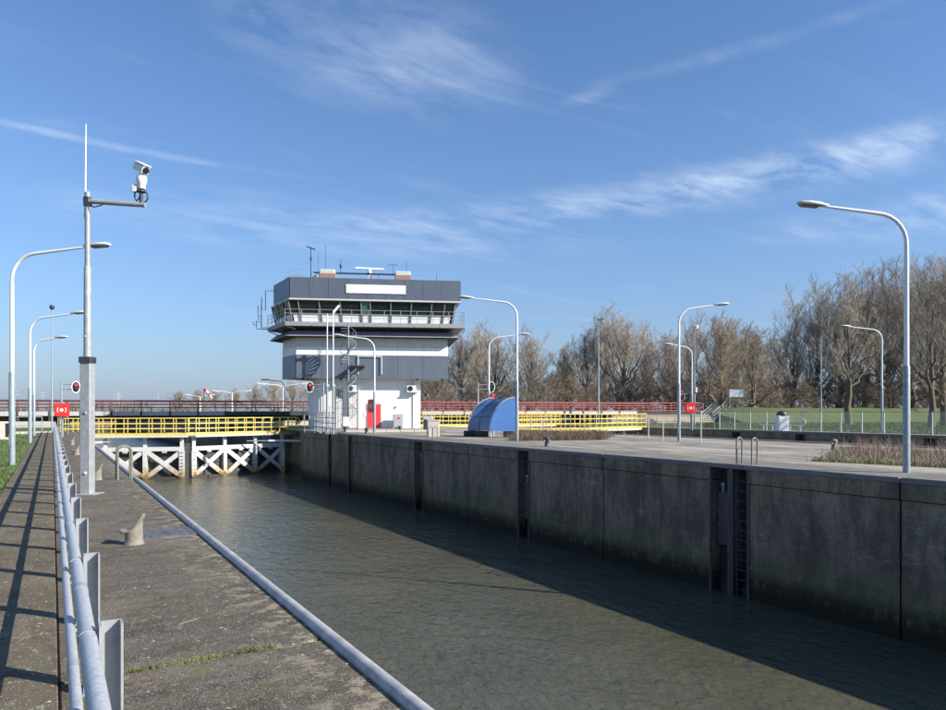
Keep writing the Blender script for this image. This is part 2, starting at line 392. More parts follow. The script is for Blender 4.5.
def empty(name, loc=(0, 0, 0), rz=0., label=None, cat=None, group=None, kind=None):
    o = bpy.data.objects.new(name, None); COL.objects.link(o); o.location = loc; o.rotation_euler = (0, 0, rz); o.empty_display_size = .2
    return tag(o, label, cat, group, kind)
def copy_tree(o, parent=None, loc=None, rz=None, scale=None):
    kids = [c for c in CHILD.get(o.name, [])]
    c = o.copy(); COL.objects.link(c); c.parent = parent
    if loc is not None: c.location = loc
    if rz is not None: c.rotation_euler = (0, 0, rz)
    if scale is not None: c.scale = scale
    for k in o.children: copy_tree(k, c)
    return c
CHILD = {}
def arc(cx, cz, r, a0, a1, n):
    return [(cx + r * math.cos(R(a0 + (a1 - a0) * i / n)), cz + r * math.sin(R(a0 + (a1 - a0) * i / n))) for i in range(n + 1)]
def azdir(a): return Vector((math.sin(R(a)), math.cos(R(a)), 0))

# ------------------------------------------------------------------ ground, water, quays
XL, XR, XI, XF = 1.80, 17.87, 33.5, 50.0            # left quay edge, right wall, island far edge, far wall
WATER = -4.0
def build_ground():
    xs = [-4000, XL - .3, XR + .35, XI - .35, XF + .35, 4000]; ys = [-600, -45, 230, 4000]
    vs = [(x, y, -.06) for y in ys for x in xs]; fs = []
    for j in range(3):
        for i in range(5):
            if j == 1 and i in (1, 3): continue
            a = j * 6 + i; fs.append((a, a + 1, a + 7, a + 6))
    tag(MB().add(vs, fs).build('ground', 'grass_ground'), kind='structure')
    for x0, x1, nm in ((XL - .35, XR + .4, 'water'), (XI - .4, XF + .4, 'water')):
        n = 1
        tag(MB().add([(x0, -45.1, WATER), (x1, -45.1, WATER), (x1, 230.1, WATER), (x0, 230.1, WATER)], [(0, 1, 2, 3)]).build(nm, 'water'), kind='structure')
build_ground()

def left_quay():
    q = empty('quay', (0, 0, 0), kind='structure')
    j = [-20, -15, -10, -5.05, -.05, 4.95, 9.95, 14.95, 19.95, 24.95, 29.95, 34.95, 39.95, 44.95, 49.95, 54.95, 59.95, 62.5]
    MB().box(-.02, XL - .1, -20, 62.5, -.3, -.035).build('bedding', 'soil', q)
    for a, b in zip(j, j[1:]):
        MB().bevbox(.035, XL - .02, a + .014, b - .014, -.25, 0, .012).build('concrete_slab', 'apron', q)
    p = empty('path', (0, 0, 0), kind='structure')
    y = -12.0
    while y < 61:
        MB().bevbox(-.86, .03, y + .004, y + 1.996, -.2, .032, .008).build('paving_slab', 'walkway', p); y += 2.0
    pp = MB()
    pp.tube([(XL - .07, y, .006) for y in range(-20, 63, 3)] + [(XL - .07, 62.4, .006)], .051, 14)
    e = pp.build('edge_tube', 'edge_pipe', q)
    w_ = empty('lock_wall', (0, 0, 0), label='low concrete chamber wall below the left quay with the grey edge tube', cat='wall')
    for a, b in ((-45, -20), (-20, -5), (-5, 10), (10, 25), (25, 40), (40, 55), (55, 72), (72, 120), (120, 230)):
        MB().box(XL - .5, XL - .03, a + .01, b - .01, -5, -.26).build('concrete_panel', 'lock_concrete', w_)
left_quay()

def island():
    q = empty('island_quay', (0, 0, 0), kind='structure')
    MB().box(XR + 2.02, XI - .45, -45, 72, -.3, 0).build('paving', 'paving', q)
    y = -10.0
    proto = None
    while y < 58:
        nm = 'paving_slab'
        if proto is None: proto = MB().bevbox(XR + .42, XR + 2.0, .006, 2.494, -.2, .006, .006).build(nm, 'edge_slab', q, (0, y, 0))
        else: again(nm, proto, q, (0, y, 0))
        y += 2.5
    MB().bevbox(XI - .43, XI, -45, 72, -.4, .05, .02).build('kerb', 'coping', q)
    k = MB(); 
    # far bank path beside the second chamber
    tag(MB().box(XF + .02, XF + 2.2, -45, 72, -.2, .0).build('path', 'paving'), kind='structure')
island()

def panel_wall(name, X, side, label, slots, joints, y0, y1, ladder=None, detail=True):
    """chamber wall whose face looks to -X (side=-1)"""
    w_ = empty(name, (X, 0, 0), label=label, cat='wall')
    cuts = [y0]; spans = []
    gaps = sorted([(a, b, 's') for a, b in slots] + [(j - .03, j + .03, 'j') for j in joints])
    cur = y0
    for a, b, k in gaps: spans.append((cur, a)); cur = b
    spans.append((cur, y1))
    for a, b in spans:
        MB().box(.03, .55, a, b, -5, -.56).build('concrete_panel', 'lock_concrete', w_)
        MB().box(.0, .55, a, b, -.535, -.13).build('cap_beam', 'lock_concrete', w_)
    y = y0
    edges = [y0] + [g for g in joints if y0 < g < y1] + [y1]
    for a, b in zip(edges, edges[1:]):
        MB().bevbox(-.03, .42, a + .006, b - .006, -.125, .008, .025).build('coping', 'coping', w_)
    MB().box(.5, .9, y0, y1, -5, -.13).build('backing', 'under_dark', w_)
    for a, b in slots:
        if not detail: continue
        for yy, s_ in ((a, 1), (b, -1)):
            MB().box(-.012, .06, yy - .05 if s_ > 0 else yy - .03, yy + .03 if s_ > 0 else yy + .05, -5, -.14).build('steel_edge', 'plate_mauve', w_)
    if ladder:
        la = MB(); a, b = ladder
        l = MB().tube([(.12, a + .08, -4.6), (.12, a + .08, -.2)], .026, 6).build('ladder_rail', 'ladder_steel', w_)
        again('ladder_rail', l, w_, (0, b - a - .16, 0))
        z = -.5; rp = None
        while z > -4.2:
            if rp is None: rp = MB().tube([(.12, a + .08, 0), (.12, b - .08, 0)], .017, 6).build('rung', 'ladder_steel', w_, (0, 0, z))
            else: again('rung', rp, w_, (0, 0, z))
            z -= .3
    return w_
slots1 = [(14.72, 15.42), (25.35, 26.15), (35.65, 36.65), (46.5, 47.2), (50.7, 51.4)]
wr = panel_wall('lock_wall', XR, -1, 'tall dark weathered concrete chamber wall with bollard slots, in shade beyond the water',
                slots1 + [(14.02, 14.60)], [-12, 9.6, 20.5, 30.6, 41.3], -30, 57.9, ladder=(14.02, 14.60))
# floating mooring bollards in the slots
for k, (a, b) in enumerate(slots1):
    zz0 = (-2.4, -3.0, -2.6, -2.2, -2.9)[k]
    r = empty('floating_bollard', (XR + .28, (a + b) / 2, zz0), label=['dark plate of the floating bollard beside the wall ladder', 'floating bollard plate in the wall slot left of the ladder slot',
        'floating bollard plate in the third wall slot from the right', 'floating bollard plate in the fourth wall slot from the right', 'floating bollard plate in the slot nearest the control tower'][k], cat='bollard', group='floating bollards in the lock wall')
    hw = (b - a) / 2 - .1
    MB().bevbox(-.06, .06, -hw, hw, -.15, 1.5, .02).build('plate', 'plate_mauve', r)
    MB().lathe([(.05, 0), (.05, .16), (.08, .2), (.08, .26), (.03, .3)], 12, (0, hw * .3, 1.49)).build('knob', 'galv', r)
    bl = None
    for yy in (-hw + .07, hw - .07):
        for z in (0, .45, .9, 1.35):
            if bl is None: bl = MB().lathe([(.02, 0), (.02, .02), (.01, .025)], 6).build('bolt', 'galv', r, (-.06, yy, z), (0, R(-90), 0))
            else: again('bolt', bl, r, (-.06, yy, z))
    MB().box(.0, .12, -hw * .55, -hw * .45, -1.9, -.15).build('guide_rail', 'galv', r)
panel_wall('lock_wall', XF, -1, 'far dark chamber wall beyond the island, below the wire fence', [(24.5, 25.3), (34, 34.8), (40, 40.8), (55, 55.8)], [10, 30, 48, 72, 120], -30, 230)
isw = empty('lock_wall', (XI - .5, 0, 0), label='low kerb-topped island edge wall facing the second chamber', cat='wall')
for a, b in ((-45, -20), (-20, 5), (5, 30), (30, 55), (55, 72), (72, 230)): MB().box(.1, .48, a + .01, b - .01, -5, -.41).build('concrete_panel', 'lock_concrete', isw)
# gate recess past the right wall's end
rec = empty('gate_recess', (XR, 57.9, 0), label='dark recessed lock head wall behind the right gate leaf', cat='wall')
MB().box(.02, .5, 14.02, 172, -5, -.02).build('concrete_panel', 'lock_concrete', rec)
MB().box(-17, 33, 172.1, 172.6, -5, -.02).build('concrete_panel', 'lock_concrete', rec)
MB().box(1.9, 2.5, 0, 14, -5, -.02).build('concrete_panel', 'lock_concrete', rec)
MB().box(.0, 1.9, .02, .3, -5, -.02).build('concrete_panel', 'lock_concrete', rec)
MB().box(.1, 1.9, 10.0, 13.9, -5, -.02).build('concrete_panel', 'lock_concrete', rec)

# ------------------------------------------------------------------ guard rail on the left quay
def guard_rail():
    g = empty('guard_rail', (0, 0, 0), label='long galvanised guard rail with two pipes on channel posts along the path', cat='guard rail')
    me = MB(); t = .009; wd = .085; dp = .075; H = .81
    me.box(-wd / 2, wd / 2, -t, 0, 0, H); me.box(-wd / 2, -wd / 2 + t, -dp, -t - .0005, 0, H); me.box(wd / 2 - t, wd / 2, -dp, -t - .0005, 0, H)
    me.box(-wd / 2 - .02, wd / 2 + .02, -dp - .02, .02, -.0, .008)
    proto = None
    for k in range(-3, 38):
        y = 3.10 + 1.56 * k + .09
        if proto is None: proto = me.build('post', 'galv', g, (.2, y, 0))
        else: again('post', proto, g, (.2, y, 0), (0, 0, rng.uniform(-.02, .02)))
    br = None
    for k in range(-3, 38):
        y = 3.10 + 1.56 * k + .05
        if br is None: br = MB().bar((.10, 0, .38), (.16, 0, .38), .05, .012).build('bracket', 'galv', g, (0, y, 0))
        else: again('bracket', br, g, (0, y, 0))
    cl = None
    for k in range(-3, 38):
        y = 3.10 + 1.56 * k + .045
        if cl is None:
            mb = MB(); mb.tube([(.120, -.014, .76), (.120, .014, .76)], .0365, 16); mb.bar((.145, 0, .752), (.165, 0, .752), .028, .05); cl = mb.build('clamp', 'galv', g, (0, y, 0))
        else: again('clamp', cl, g, (0, y, 0))
    y = -2.0; k = 0
    while y < 61.5:
        b = min(y + 6.0, 61.5)
        o1 = rng.uniform(-.006, .006)
        MB().tube([(.120, y + .004, .76 + o1), (.120, (y + b) / 2, .763), (.120, b - .004, .76)], .0325, 18).build('top_pipe', 'galv_pipe', g)
        MB().tube([(.090, y + .004, .385), (.090, (y + b) / 2, .383), (.090, b - .004, .385)], .0255, 16).build('lower_pipe', 'galv_pipe', g)
        y += 6.0
    sl_ = None
    for y in (4, 10, 16, 22, 28, 34):
        for (x, z, r) in ((.120, .76, .0345), (.090, .384, .0272)):
            MB().tube([(x, y - .05, z), (x, y + .05, z)], r, 18).build('sleeve', 'galv', g)
guard_rail()

# ------------------------------------------------------------------ small quay furniture
def horn_bollard(p, rz, label, sc=1.0):
    b = empty('mooring_bollard', p, rz, label, 'bollard', 'horn bollards on the left quay')
    b.scale = (sc,) * 3
    cur = [(-.215, .228), (-.19, .222), (-.14, .214), (-.08, .214), (-.02, .235), (.04, .285), (.09, .355), (.13, .43), (.16, .495)]
    def sad(x):
        for (x0, z0), (x1, z1) in zip(cur, cur[1:]):
            if x <= x1: return z0 + (z1 - z0) * max(0, (x - x0) / (x1 - x0))
        return cur[-1][1]
    n = 24; bd = MB(); rings = []
    for r0, f in ((.165, None), (.16, .018), (.145, .03), (.14, .08), (.138, 1)):
        rg = []
        for k in range(n):
            x, y = r0 * math.cos(2 * math.pi * k / n), r0 * .92 * math.sin(2 * math.pi * k / n)
            rg.append((x, y * (1 if f != 1 or x < .02 else 1 - .35 * x / .14), 0 if f is None else (f if f < .5 else sad(x) - .012)))
        rings += rg
    bd.add(rings, [(i * n + k, i * n + (k + 1) % n, (i + 1) * n + (k + 1) % n, (i + 1) * n + k) for i in range(4) for k in range(n)], True); bd.build('base', 'bollard', b)
    h = MB(); m = 14; vs = []
    for i, (x, z) in enumerate(cur):
        x0, z0 = cur[max(0, i - 1)]; x1, z1 = cur[min(len(cur) - 1, i + 1)]; tx, tz = x1 - x0, z1 - z0; l = math.hypot(tx, tz); nx, nz = -tz / l, tx / l
        wy = (.075, .105, .128, .138, .138, .128, .112, .095, .07)[i]; th = (.026, .036, .034, .03, .028, .028, .028, .026, .02)[i]
        vs += [(x + nx * th * math.sin(2 * math.pi * k / m), wy * math.cos(2 * math.pi * k / m), z + nz * th * math.sin(2 * math.pi * k / m)) for k in range(m)]
    q = len(cur)
    h.add(vs, [(i * m + k, i * m + (k + 1) % m, (i + 1) * m + (k + 1) % m, (i + 1) * m + k) for i in range(q - 1) for k in range(m)], True)
    h.add(vs[:m], [tuple(range(m))]); h.add(vs[-m:], [tuple(range(m))]); h.build('horn', 'bollard', b)
for (px, py), lb in (((134, 544), 'cast horn-shaped mooring bollard nearest the camera on the left quay'), ((97, 480), 'horn-shaped mooring bollard just behind the square camera mast'),
               ((76.5, 455), 'third horn-shaped mooring bollard along the left quay'), ((72, 445), 'small distant horn-shaped bollard near the yellow gate railing')):
    horn_bollard(G(px, py), R(-24), lb, .74)

def ladder_handles(p, rz, label, H=.85, wd=.42, dep=.28, m='bollard'):
    h = empty('ladder_handrail', p, rz, label, 'handrail', 'ladder handrails on the quay edges')
    for s_ in (-1, 1):
        pts = [(0, 0, 0), (0, 0, H - .12)] + [(dep / 2 - dep / 2 * math.cos(R(a)), 0, H - .12 + .12 * math.sin(R(a))) for a in (30, 60, 90, 120, 150, 180)] + [(dep, 0, 0)]
        MB().tube(pts, .026, 10).build('loop', m, h, (0, s_ * wd / 2, 0))
ladder_handles(G(117, 479.5), R(0), 'pale inverted-U ladder handrails on the left quay edge', .80, .42, .3, 'bollard')
ladder_handles(Vector((XR + .22, 14.32, 0)), R(8), 'two inverted-U ladder handrails above the wall ladder on the right quay', .82, .5, .3, 'bollard')
ladder_handles(G(430.5, 440.5), R(8), 'small ladder handrails in front of the pale concrete box', .75, .45, .3, 'bollard')
ladder_handles(Vector((XI - .6, 44.5, .05)), R(180), 'ladder handrails at the island edge by the second chamber', .9, .5, .3, 'galv')

tw = empty('fallen_twig', G(190, 622), R(20), 'thin forked dead twig lying on the left quay', 'twig')
MB().tube([(-.10, -.02, .006), (-.02, .004, .008), (.05, .0, .007), (.10, .03, .009)], [.0022, .002, .0016, .001], 5).build('stem', 'leaf_fleck', tw)
MB().tube([(.03, .0, .007), (.06, .05, .012), (.065, .085, .01)], [.0015, .0013, .001], 5).build('side_shoot', 'leaf_fleck', tw)
# steel hatch in the left quay and its joint weeds
hatch = empty('quay_hatch', (0, 0, 0), label='worn blue-grey steel plate set flush in the left quay by the edge tube', cat='hatch')
MB().bevbox(.95, 1.68, 9.98, 10.62, -.02, .010, .003).build('plate', 'steel_hatch', hatch)
MB().tube([(1.25, 10.2, .012), (1.25, 10.2, .03), (1.37, 10.2, .03), (1.37, 10.2, .012)], .006, 6).build('handle', 'steel_dark', hatch)

def blades(name, m, pts, hmin, hmax, wd, lean, label=None, cat=None, seg=1):
    mb = MB(); vs = mb.v; fs = mb.f
    for (x, y, z) in pts:
        a = rng.uniform(0, 6.283); h = rng.uniform(hmin, hmax); l = rng.uniform(0, lean) * h; b = rng.uniform(0, 6.283)
        dx, dy = math.cos(a) * wd, math.sin(a) * wd; lx, ly = math.cos(b) * l, math.sin(b) * l; o = len(vs)
        vs += [(x - dx, y - dy, z), (x + dx, y + dy, z), (x + lx * .35 + dx * .7, y + ly * .35 + dy * .7, z + h * .6), (x + lx * .35 - dx * .7, y + ly * .35 - dy * .7, z + h * .6), (x + lx, y + ly, z + h)]
        fs += [(o, o + 1, o + 2, o + 3), (o + 3, o + 2, o + 4)]
    me = bpy.data.meshes.new(name); me.from_pydata(vs, [], fs); me.update()
    o = link(name, me, m); tag(o, label, cat, kind='stuff'); return o
pts = []
for k in range(1500):
    x = .36 + 1.0 * rng.random() ** 1.2; y = 4.95 + rng.gauss(0, .012 + .03 * rng.random() ** 3)
    if rng.random() < .35 + .65 * math.sin(x * 9) ** 2: pts.append((x, y, -.004))
for k in range(160): pts.append((1.20 + rng.gauss(0, .07), 4.97 + rng.gauss(0, .03), -.002))
blades('joint_weeds', 'blade_moss', pts, .004, .03, .0022, 1.6, 'thin yellow-green line of weeds in a quay joint', 'weeds')
mb = MB()
for k in range(900):
    onpath = rng.random() < .55
    x = rng.uniform(-.84, .0) if onpath else rng.uniform(.3, 1.66); y = 1.6 + 22 * rng.random() ** 1.8; z = .034 if onpath else .002
    a_ = rng.uniform(0, 6.28); l, w_ = rng.uniform(.006, .024), rng.uniform(.003, .008); ca, sa = math.cos(a_), math.sin(a_)
    vs = [(x + ca * p * l - sa * q * w_, y + sa * p * l + ca * q * w_, z + h_) for p, q, h_ in ((-1, 0, .001), (0, -1, .004), (1, 0, .002), (0, 1, .001))]
    mb.add(vs, [(0, 1, 2), (0, 2, 3)])
tag(link('leaf_litter', mb.mesh('leaf_litter'), 'leaf_fleck'), 'scattered pale leaf flecks on the path and left quay', 'litter', kind='stuff')
pts = []
for k in range(9000):
    y = 10 + 50 * rng.random() ** 1.5; x = -.88 - rng.random() ** 1.3 * (1.2 + y * .12)
    pts.append((x, y, -.06))
for k in range(2500): pts.append((-.86 - abs(rng.gauss(0, .06)), rng.uniform(8, 60), -.06))
blades('lawn_grass', 'blade', pts, .05, .15, .010, .9, 'short green lawn beside the left path', 'grass')

# ------------------------------------------------------------------ street lamps
def lamp(base, tip, label, group, lower=.42, rr=1.0, mast='pole_white', name='street_lamp'):
    base = Vector(base); tip = Vector(tip); dv = tip - base; L = math.hypot(dv.x, dv.y); H = dv.z
    root = empty(name, base, math.atan2(dv.y, dv.x), label, 'street lamp', group)
    z1 = H * lower; z2 = H * .80
    MB().tube([(0, 0, -.05), (0, 0, z1 - .04), (0, 0, z1)], [.088 * rr, .085 * rr, .068 * rr], 14).build('lower_pole', 'pole_grey', root)
    rise = L * .07; re = min(.8, L * .35); zt = H - rise - .05
    pts = [(0, 0, z1 - .005), (0, 0, z2), (0, 0, zt - re)]; rs = [.062 * rr, .058 * rr, .052 * rr]
    for i in range(1, 8):
        a = R(90 * i / 7 * .955); pts.append((re - re * math.cos(a), 0, zt - re + re * math.sin(a))); rs.append(.05 * rr)
    pts.append((L - .55, 0, H - .05)); rs.append(.034 * rr)
    MB().tube(pts, rs, 12).build('arm', 'pole_white', root)
    hd = MB()
    secs = []
    for x, wy, zt_, zb in ((0, .045, .03, -.035), (.1, .06, .045, -.045), (.25, .12, .075, -.055), (.5, .155, .085, -.055), (.72, .13, .065, -.05), (.82, .06, .03, -.04)):
        secs.append([(x, wy * math.cos(R(t)), (zt_ if math.sin(R(t)) > 0 else -zb) * math.sin(R(t))) for t in range(0, 360, 30)])
    vs = [p for s_ in secs for p in s_]; fs = [(i * 12 + k, i * 12 + (k + 1) % 12, (i + 1) * 12 + (k + 1) % 12, (i + 1) * 12 + k) for i in range(5) for k in range(12)]
    hd.add(vs, fs, True); hd.f.append(tuple(range(12))); hd.f.append(tuple(60 + k for k in range(12)))
    h = hd.build('lamp_head', 'lamp_shell', root, (L - .72, 0, H - .03), (0, R(-4), 0))
    gl = MB(); gl.hexa([(.28, -.09, -.085), (.7, -.08, -.078), (.7, .08, -.078), (.28, .09, -.085)], [(.2, -.115, -.04), (.76, -.09, -.04), (.76, .09, -.04), (.2, .115, -.04)])
    gl.build('lens', 'lamp_glass', h)
    MB().bevbox(-.05, .05, -.095 * rr, -.06, .55, .9, .01).build('hatch_door', 'pole_grey', root)
    return root
def lamp_px(bx, by, tx, ty, label, group, D=None, dD=0, **k):
    b = G(bx, by) if D is None else at(bx, by, D)
    if D is not None: b.z = 0
    Db = D or CAM_H * F_PX / (by - HORIZ)
    return lamp(b, at(tx, ty, Db + dD), label, group, **k)
GR, GL = 'lamps on the right side', 'lamps on the left quay'
lamp_px(906.5, 473, 801, 204, 'tall pale street lamp in the foreground at the right edge of the quay', GR, lower=.40)
lamp_px(679, 441, 727, 304, 'pale street lamp on the island with its arm to the right, near the red box', GR)
lamp_px(517, 441, 460, 297, 'pale street lamp standing beside the blue shelter, arm to the left', GR)
lamp_px(374.5, 433.5, 334, 335, 'white street lamp in front of the control tower and the red door', GR)
lamp_px(489, 432, 528, 334, 'street lamp rising behind the blue shelter, arm to the right', GR, D=54)
lamp_px(692, 430, 665, 344, 'street lamp carrying the red lifebuoy box, beyond the second chamber', GR, D=61.5)
lamp_px(882, 432, 842, 326, 'street lamp behind the wire fence at the right, arm to the left', GR)
lamp_px(818, 420, 810, 380, 'tiny far street lamp among the trees at the right', GR, D=125, rr=1.3)
lamp_px(521, 416, 511, 386, 'tiny far street lamp behind the bridge, right of the blue shelter', GR, D=150, rr=1.4)
lamp_px(12, 464, 107, 245, 'tall street lamp nearest the camera at the left, arm crossing the camera mast', GL)
lamp_px(30, 443, 85, 312.5, 'second street lamp along the left lawn', GL)
lamp_px(34, 436, 66, 337, 'third street lamp along the left lawn, beside the thin mast', GL)

def slim_mast(base, H, head, label, r=.07, n='mast'):
    m = empty(n, base, 0, label, 'mast')
    MB().tube([(0, 0, -.05), (0, 0, H * .35), (0, 0, H * .36), (0, 0, H)], [r, r, r * .7, r * .5], 10).build('pole', 'pole_grey', m)
    if head == 'lamp':
        MB().bevbox(-.1, .75, -.16, .16, 0, .16, .05).build('lamp_head', 'steel_dark', m, (0, 0, H - .05), (0, R(-12), R(-20)))
    elif head == 'cam':
        MB().bevbox(-.2, .32, -.14, .14, 0, .26, .05).build('camera_housing', 'white', m, (0, 0, H + .02), (0, R(15), R(-80)))
        MB().bevbox(-.14, .14, -.14, .14, 0, .45, .03).build('junction_box', 'cabinet', m, (0, -.1, H * .36))
    elif head == 'dome':
        MB().lathe([(.05, -.15), (.16, -.05), (.2, .1), (.16, .22), (.08, .25)], 12).build('sensor', 'steel_dark', m, (0, 0, H))
    return m
def mast_px(px, D, ytop, head, label, r=.07):
    b = at(px, 420, D); b.z = 0
    return slim_mast(b, at(px, ytop, D).z, head, label, r)
mast_px(52, 58, 308, 'dome', 'thin dark-topped mast among the left street lamps')
mast_px(598.5, 92, 320, 'lamp', 'tall slim light mast standing in front of the rounded tree', .12)
mast_px(694.5, 64, 328, 'cam', 'slim camera mast beside the red lifebuoy box beyond the island')
mast_px(821, 82, 336, None, 'plain slim pole standing before the trees at the right', .10)

# camera mast on the left quay
def camera_mast():
    b = G(87.5, 494); D = CAM_H * F_PX / (494 - HORIZ)
    m = empty('camera_mast', b, -YAW, 'square galvanised mast with a cantilevered surveillance camera and whip antenna', 'mast')
    z = lambda y: CAM_H + (HORIZ - y) / F_PX * D
    MB().bevbox(-.22, .24, -.2, .2, -.02, .014, .006).build('foot_plate', 'galv', m)
    MB().bevbox(-.1, .1, -.1, .1, 0, z(362), .012).build('lower_column', 'galv', m)
    MB().bevbox(-.118, .118, -.118, .118, z(363), z(357), .01).build('collar', 'steel_dark', m)
    MB().tube([(0, 0, z(358)), (0, 0, z(268)), (0, 0, z(266))], [.072, .066, .055], 14).build('middle_pole', 'galv', m)
    MB().tube([(0, 0, z(267)), (0, 0, z(192))], [.052, .046], 12).build('upper_pole', 'galv', m)
    a = MB().tube([(0, 0, z(201)), (.98, 0, z(204.5)), (1.14, 0, z(205))], [.05, .048, .048], 10).build('arm', 'galv', m)
    MB().bevbox(-.06, .06, -.06, .06, -.09, .09, .01).build('arm_clamp', 'steel_dark', m, (0, 0, z(201.5)))
    MB().tube([(.05, -.05, z(203)), (.15, -.06, z(208)), (.3, -.05, z(206)), (.34, -.03, z(203))], .012, 6).build('cable', 'black', m)
    MB().tube([(-.05, 0, z(218)), (-.045, 0, z(192)), (-.03, 0, z(124))], [.022, .018, .010], 8).build('whip_antenna', 'white', m)
    for zz_ in (z(215), z(197)): MB().tube([(-.07, 0, zz_), (.03, 0, zz_)], .018, 6).build('antenna_clip', 'steel_dark', m)
    # pan-tilt camera
    cz = z(204) ; c = empty_part = bpy.data.objects.new('pan_tilt_camera', None)
    k = 1.0
    o = MB(); o.tube([(1.06, 0, z(204)), (1.06, 0, z(191))], .035, 10); o.lathe([(.09, 0), (.09, .02), (.05, .04)], 12, (1.06, 0, z(192))); st = o.build('camera_bracket', 'steel_dark', m)
    o = MB(); o.lathe([(.10, 0), (.115, .02), (.115, .10), (.15, .14), (.16, .22), (.15, .29), (.09, .33), (.07, .36)], 16, (0, 0, 0)); o.v = [(x * .62, y * .62, zq * .85) for x, y, zq in o.v]; hd = o.build('pan_tilt_unit', 'white', m, (1.07, 0, z(189)))
    o = MB(); o.bevbox(-.30, .2, -.11, .11, -.085, .1, .03); hs = o.build('camera_housing', 'white', m, (1.09, -.02, z(169)), (0, R(26), R(-30))); hs.scale = (.64, .72, .8)
    o = MB(); o.bevbox(-.24, .24, -.125, .125, .098, .115, .006); o.build('sun_shield', 'white', hs, (-.02, 0, .012))
    MB().lathe([(.085, 0), (.085, .03), (.07, .035)], 14).build('lens_front', 'black', hs, (.195, 0, .005), (0, R(90), 0))
    MB().bevbox(-.055, .055, -.05, .05, 0, .16, .02).build('junction_box', 'white', m, (.94, 0, z(192)))
    MB().tube([(.94, 0, z(192)), (.93, 0, z(197)), (.97, 0, z(201)), (1.02, 0, z(198)), (1.05, 0, z(195))], .014, 6).build('cable', 'black', m)
    MB().tube([(1.1, .02, z(189)), (1.17, .02, z(193)), (1.18, .02, z(199)), (1.1, .02, z(203))], .014, 6).build('cable', 'black', m)
    for zz_ in (.42, 1.6, 3.1):
        MB().lathe([(.03, 0), (.03, .012), (.012, .016)], 10).build('bolt', 'white' if zz_ < 1 else 'galv', m, (.01, -.102, zz_), (R(90), 0, 0))
camera_mast()

# ------------------------------------------------------------------ signals and lifebuoy boxes
def signal(px_post, px_head, y_head, D, ybase_z, ytop, label, lit=True, face=None, sc=1.0):
    b = at(px_post, 420, D); b.z = ybase_z
    head = at(px_head, y_head, D); dv = head - b; L = math.hypot(dv.x, dv.y)
    m = empty('traffic_signal', b, math.atan2(dv.y, dv.x), label, 'traffic light', 'lock signals')
    H = at(0, ytop, D).z - ybase_z; zh = head.z - ybase_z
    MB().tube([(0, 0, 0), (0, 0, H)], .06 * sc, 10).build('post', 'galv', m)
    for dz in (-.18, .18): MB().tube([(0, 0, zh + dz * sc), (L - .02, 0, zh + dz * sc)], .026 * sc, 8).build('arm', 'galv', m)
    # the head faces the chamber and the camera
    fa = math.atan2(-b.y, -b.x) - math.atan2(dv.y, dv.x) + math.pi / 2
    def oval(w_, h_, n=24): return [(w_ * math.cos(2 * math.pi * i / n), h_ * math.sin(2 * math.pi * i / n)) for i in range(n)]
    hd = MB().extr(oval(.30 * sc, .45 * sc), -.02, .02).build('backboard', 'white', m, (L, 0, zh), (0, 0, fa))
    MB().extr(oval(.235 * sc, .385 * sc), -.035, -.021).build('board_face', 'black', hd)
    for dz, mm in ((.14, 'red_lit' if lit else 'dark'), (-.16, 'dark')):
        vz = MB(); n = 14
        ring = [(.125 * sc * math.cos(R(t)), .125 * sc * math.sin(R(t))) for t in range(0, 361, 24)]
        vz.lathe([(.125 * sc, 0), (.125 * sc, .05)], 16); vz.build('lens_housing', 'black', hd, (0, -.035, dz * sc), (R(90), 0, 0))
        MB().lathe([(.105 * sc, 0), (.105 * sc, .012), (.06 * sc, .03)], 16).build('lens', mm, hd, (0, -.0855, dz * sc), (R(90), 0, 0))
    return m
signal(61.5, 76, 387, 44, 0, 382, 'red-lit traffic signal on a grey post at the left, above the red box', sc=.82)
signal(323.5, 310, 387, 56.5, 0, 383, 'red-lit traffic signal on a post beside the control tower cage')
signal(478, 491.5, 387, 57, 0, 382, 'unlit traffic signal on a post behind the blue shelter', lit=False)
signal(691, 681.5, 396, 61.6, 0, 392, 'red traffic signal beside the lamp with the lifebuoy box')

def buoy_box(p, rz, label, wd=.74, post=None):
    b = empty('lifebuoy_box', p, rz, label, 'lifebuoy box', 'red lifebuoy boxes')
    h = wd / 2; c = h * .28
    outl = []
    for sx, sz, a0 in ((1, 1, 0), (-1, 1, 90), (-1, -1, 180), (1, -1, 270)):
        outl += [(sx * (h - c) + c * math.cos(R(a0 + t)), sz * (h - c) + c * math.sin(R(a0 + t))) for t in (0, 30, 60, 90)]
    case = MB().extr(outl, -.08, .08).build('case', 'red', b)
    MB().extr([(x * .93, z * .93) for x, z in outl], -.105, -.081).build('lid', 'red', b)
    MB().lathe([(h * .24, 0), (h * .24, .006)], 18).build('emblem_disc', 'white', b, (0, -.106, 0), (R(90), 0, 0))
    for s_ in (0, 180):
        o = [(h * .62 * math.cos(R(s_ + t)), h * .62 * math.sin(R(s_ + t))) for t in range(-38, 39, 12)] + [(h * .52 * math.cos(R(s_ + t)), h * .52 * math.sin(R(s_ + t))) for t in range(38, -39, -12)]
        MB().extr(o, -.113, -.106).build('emblem_arc', 'white', b)
    if post: MB().tube([(0, .16, -p[2]), (0, .16, .5)], .045, 10).build('post', 'galv', b)
    return b
buoy_box(at(62, 410, 43), -YAW * .3, 'red lifebuoy box with white ring emblem above the far end of the guard rail', .80, post=True)
buoy_box(at(371.8, 406, 51.6), -YAW - R(55), 'dark red lifebuoy box on the lamp post before the red door', .95)
buoy_box(at(690.5, 408, 60.5), -YAW, 'red lifebuoy box with white emblem on the post beyond the island', .9)
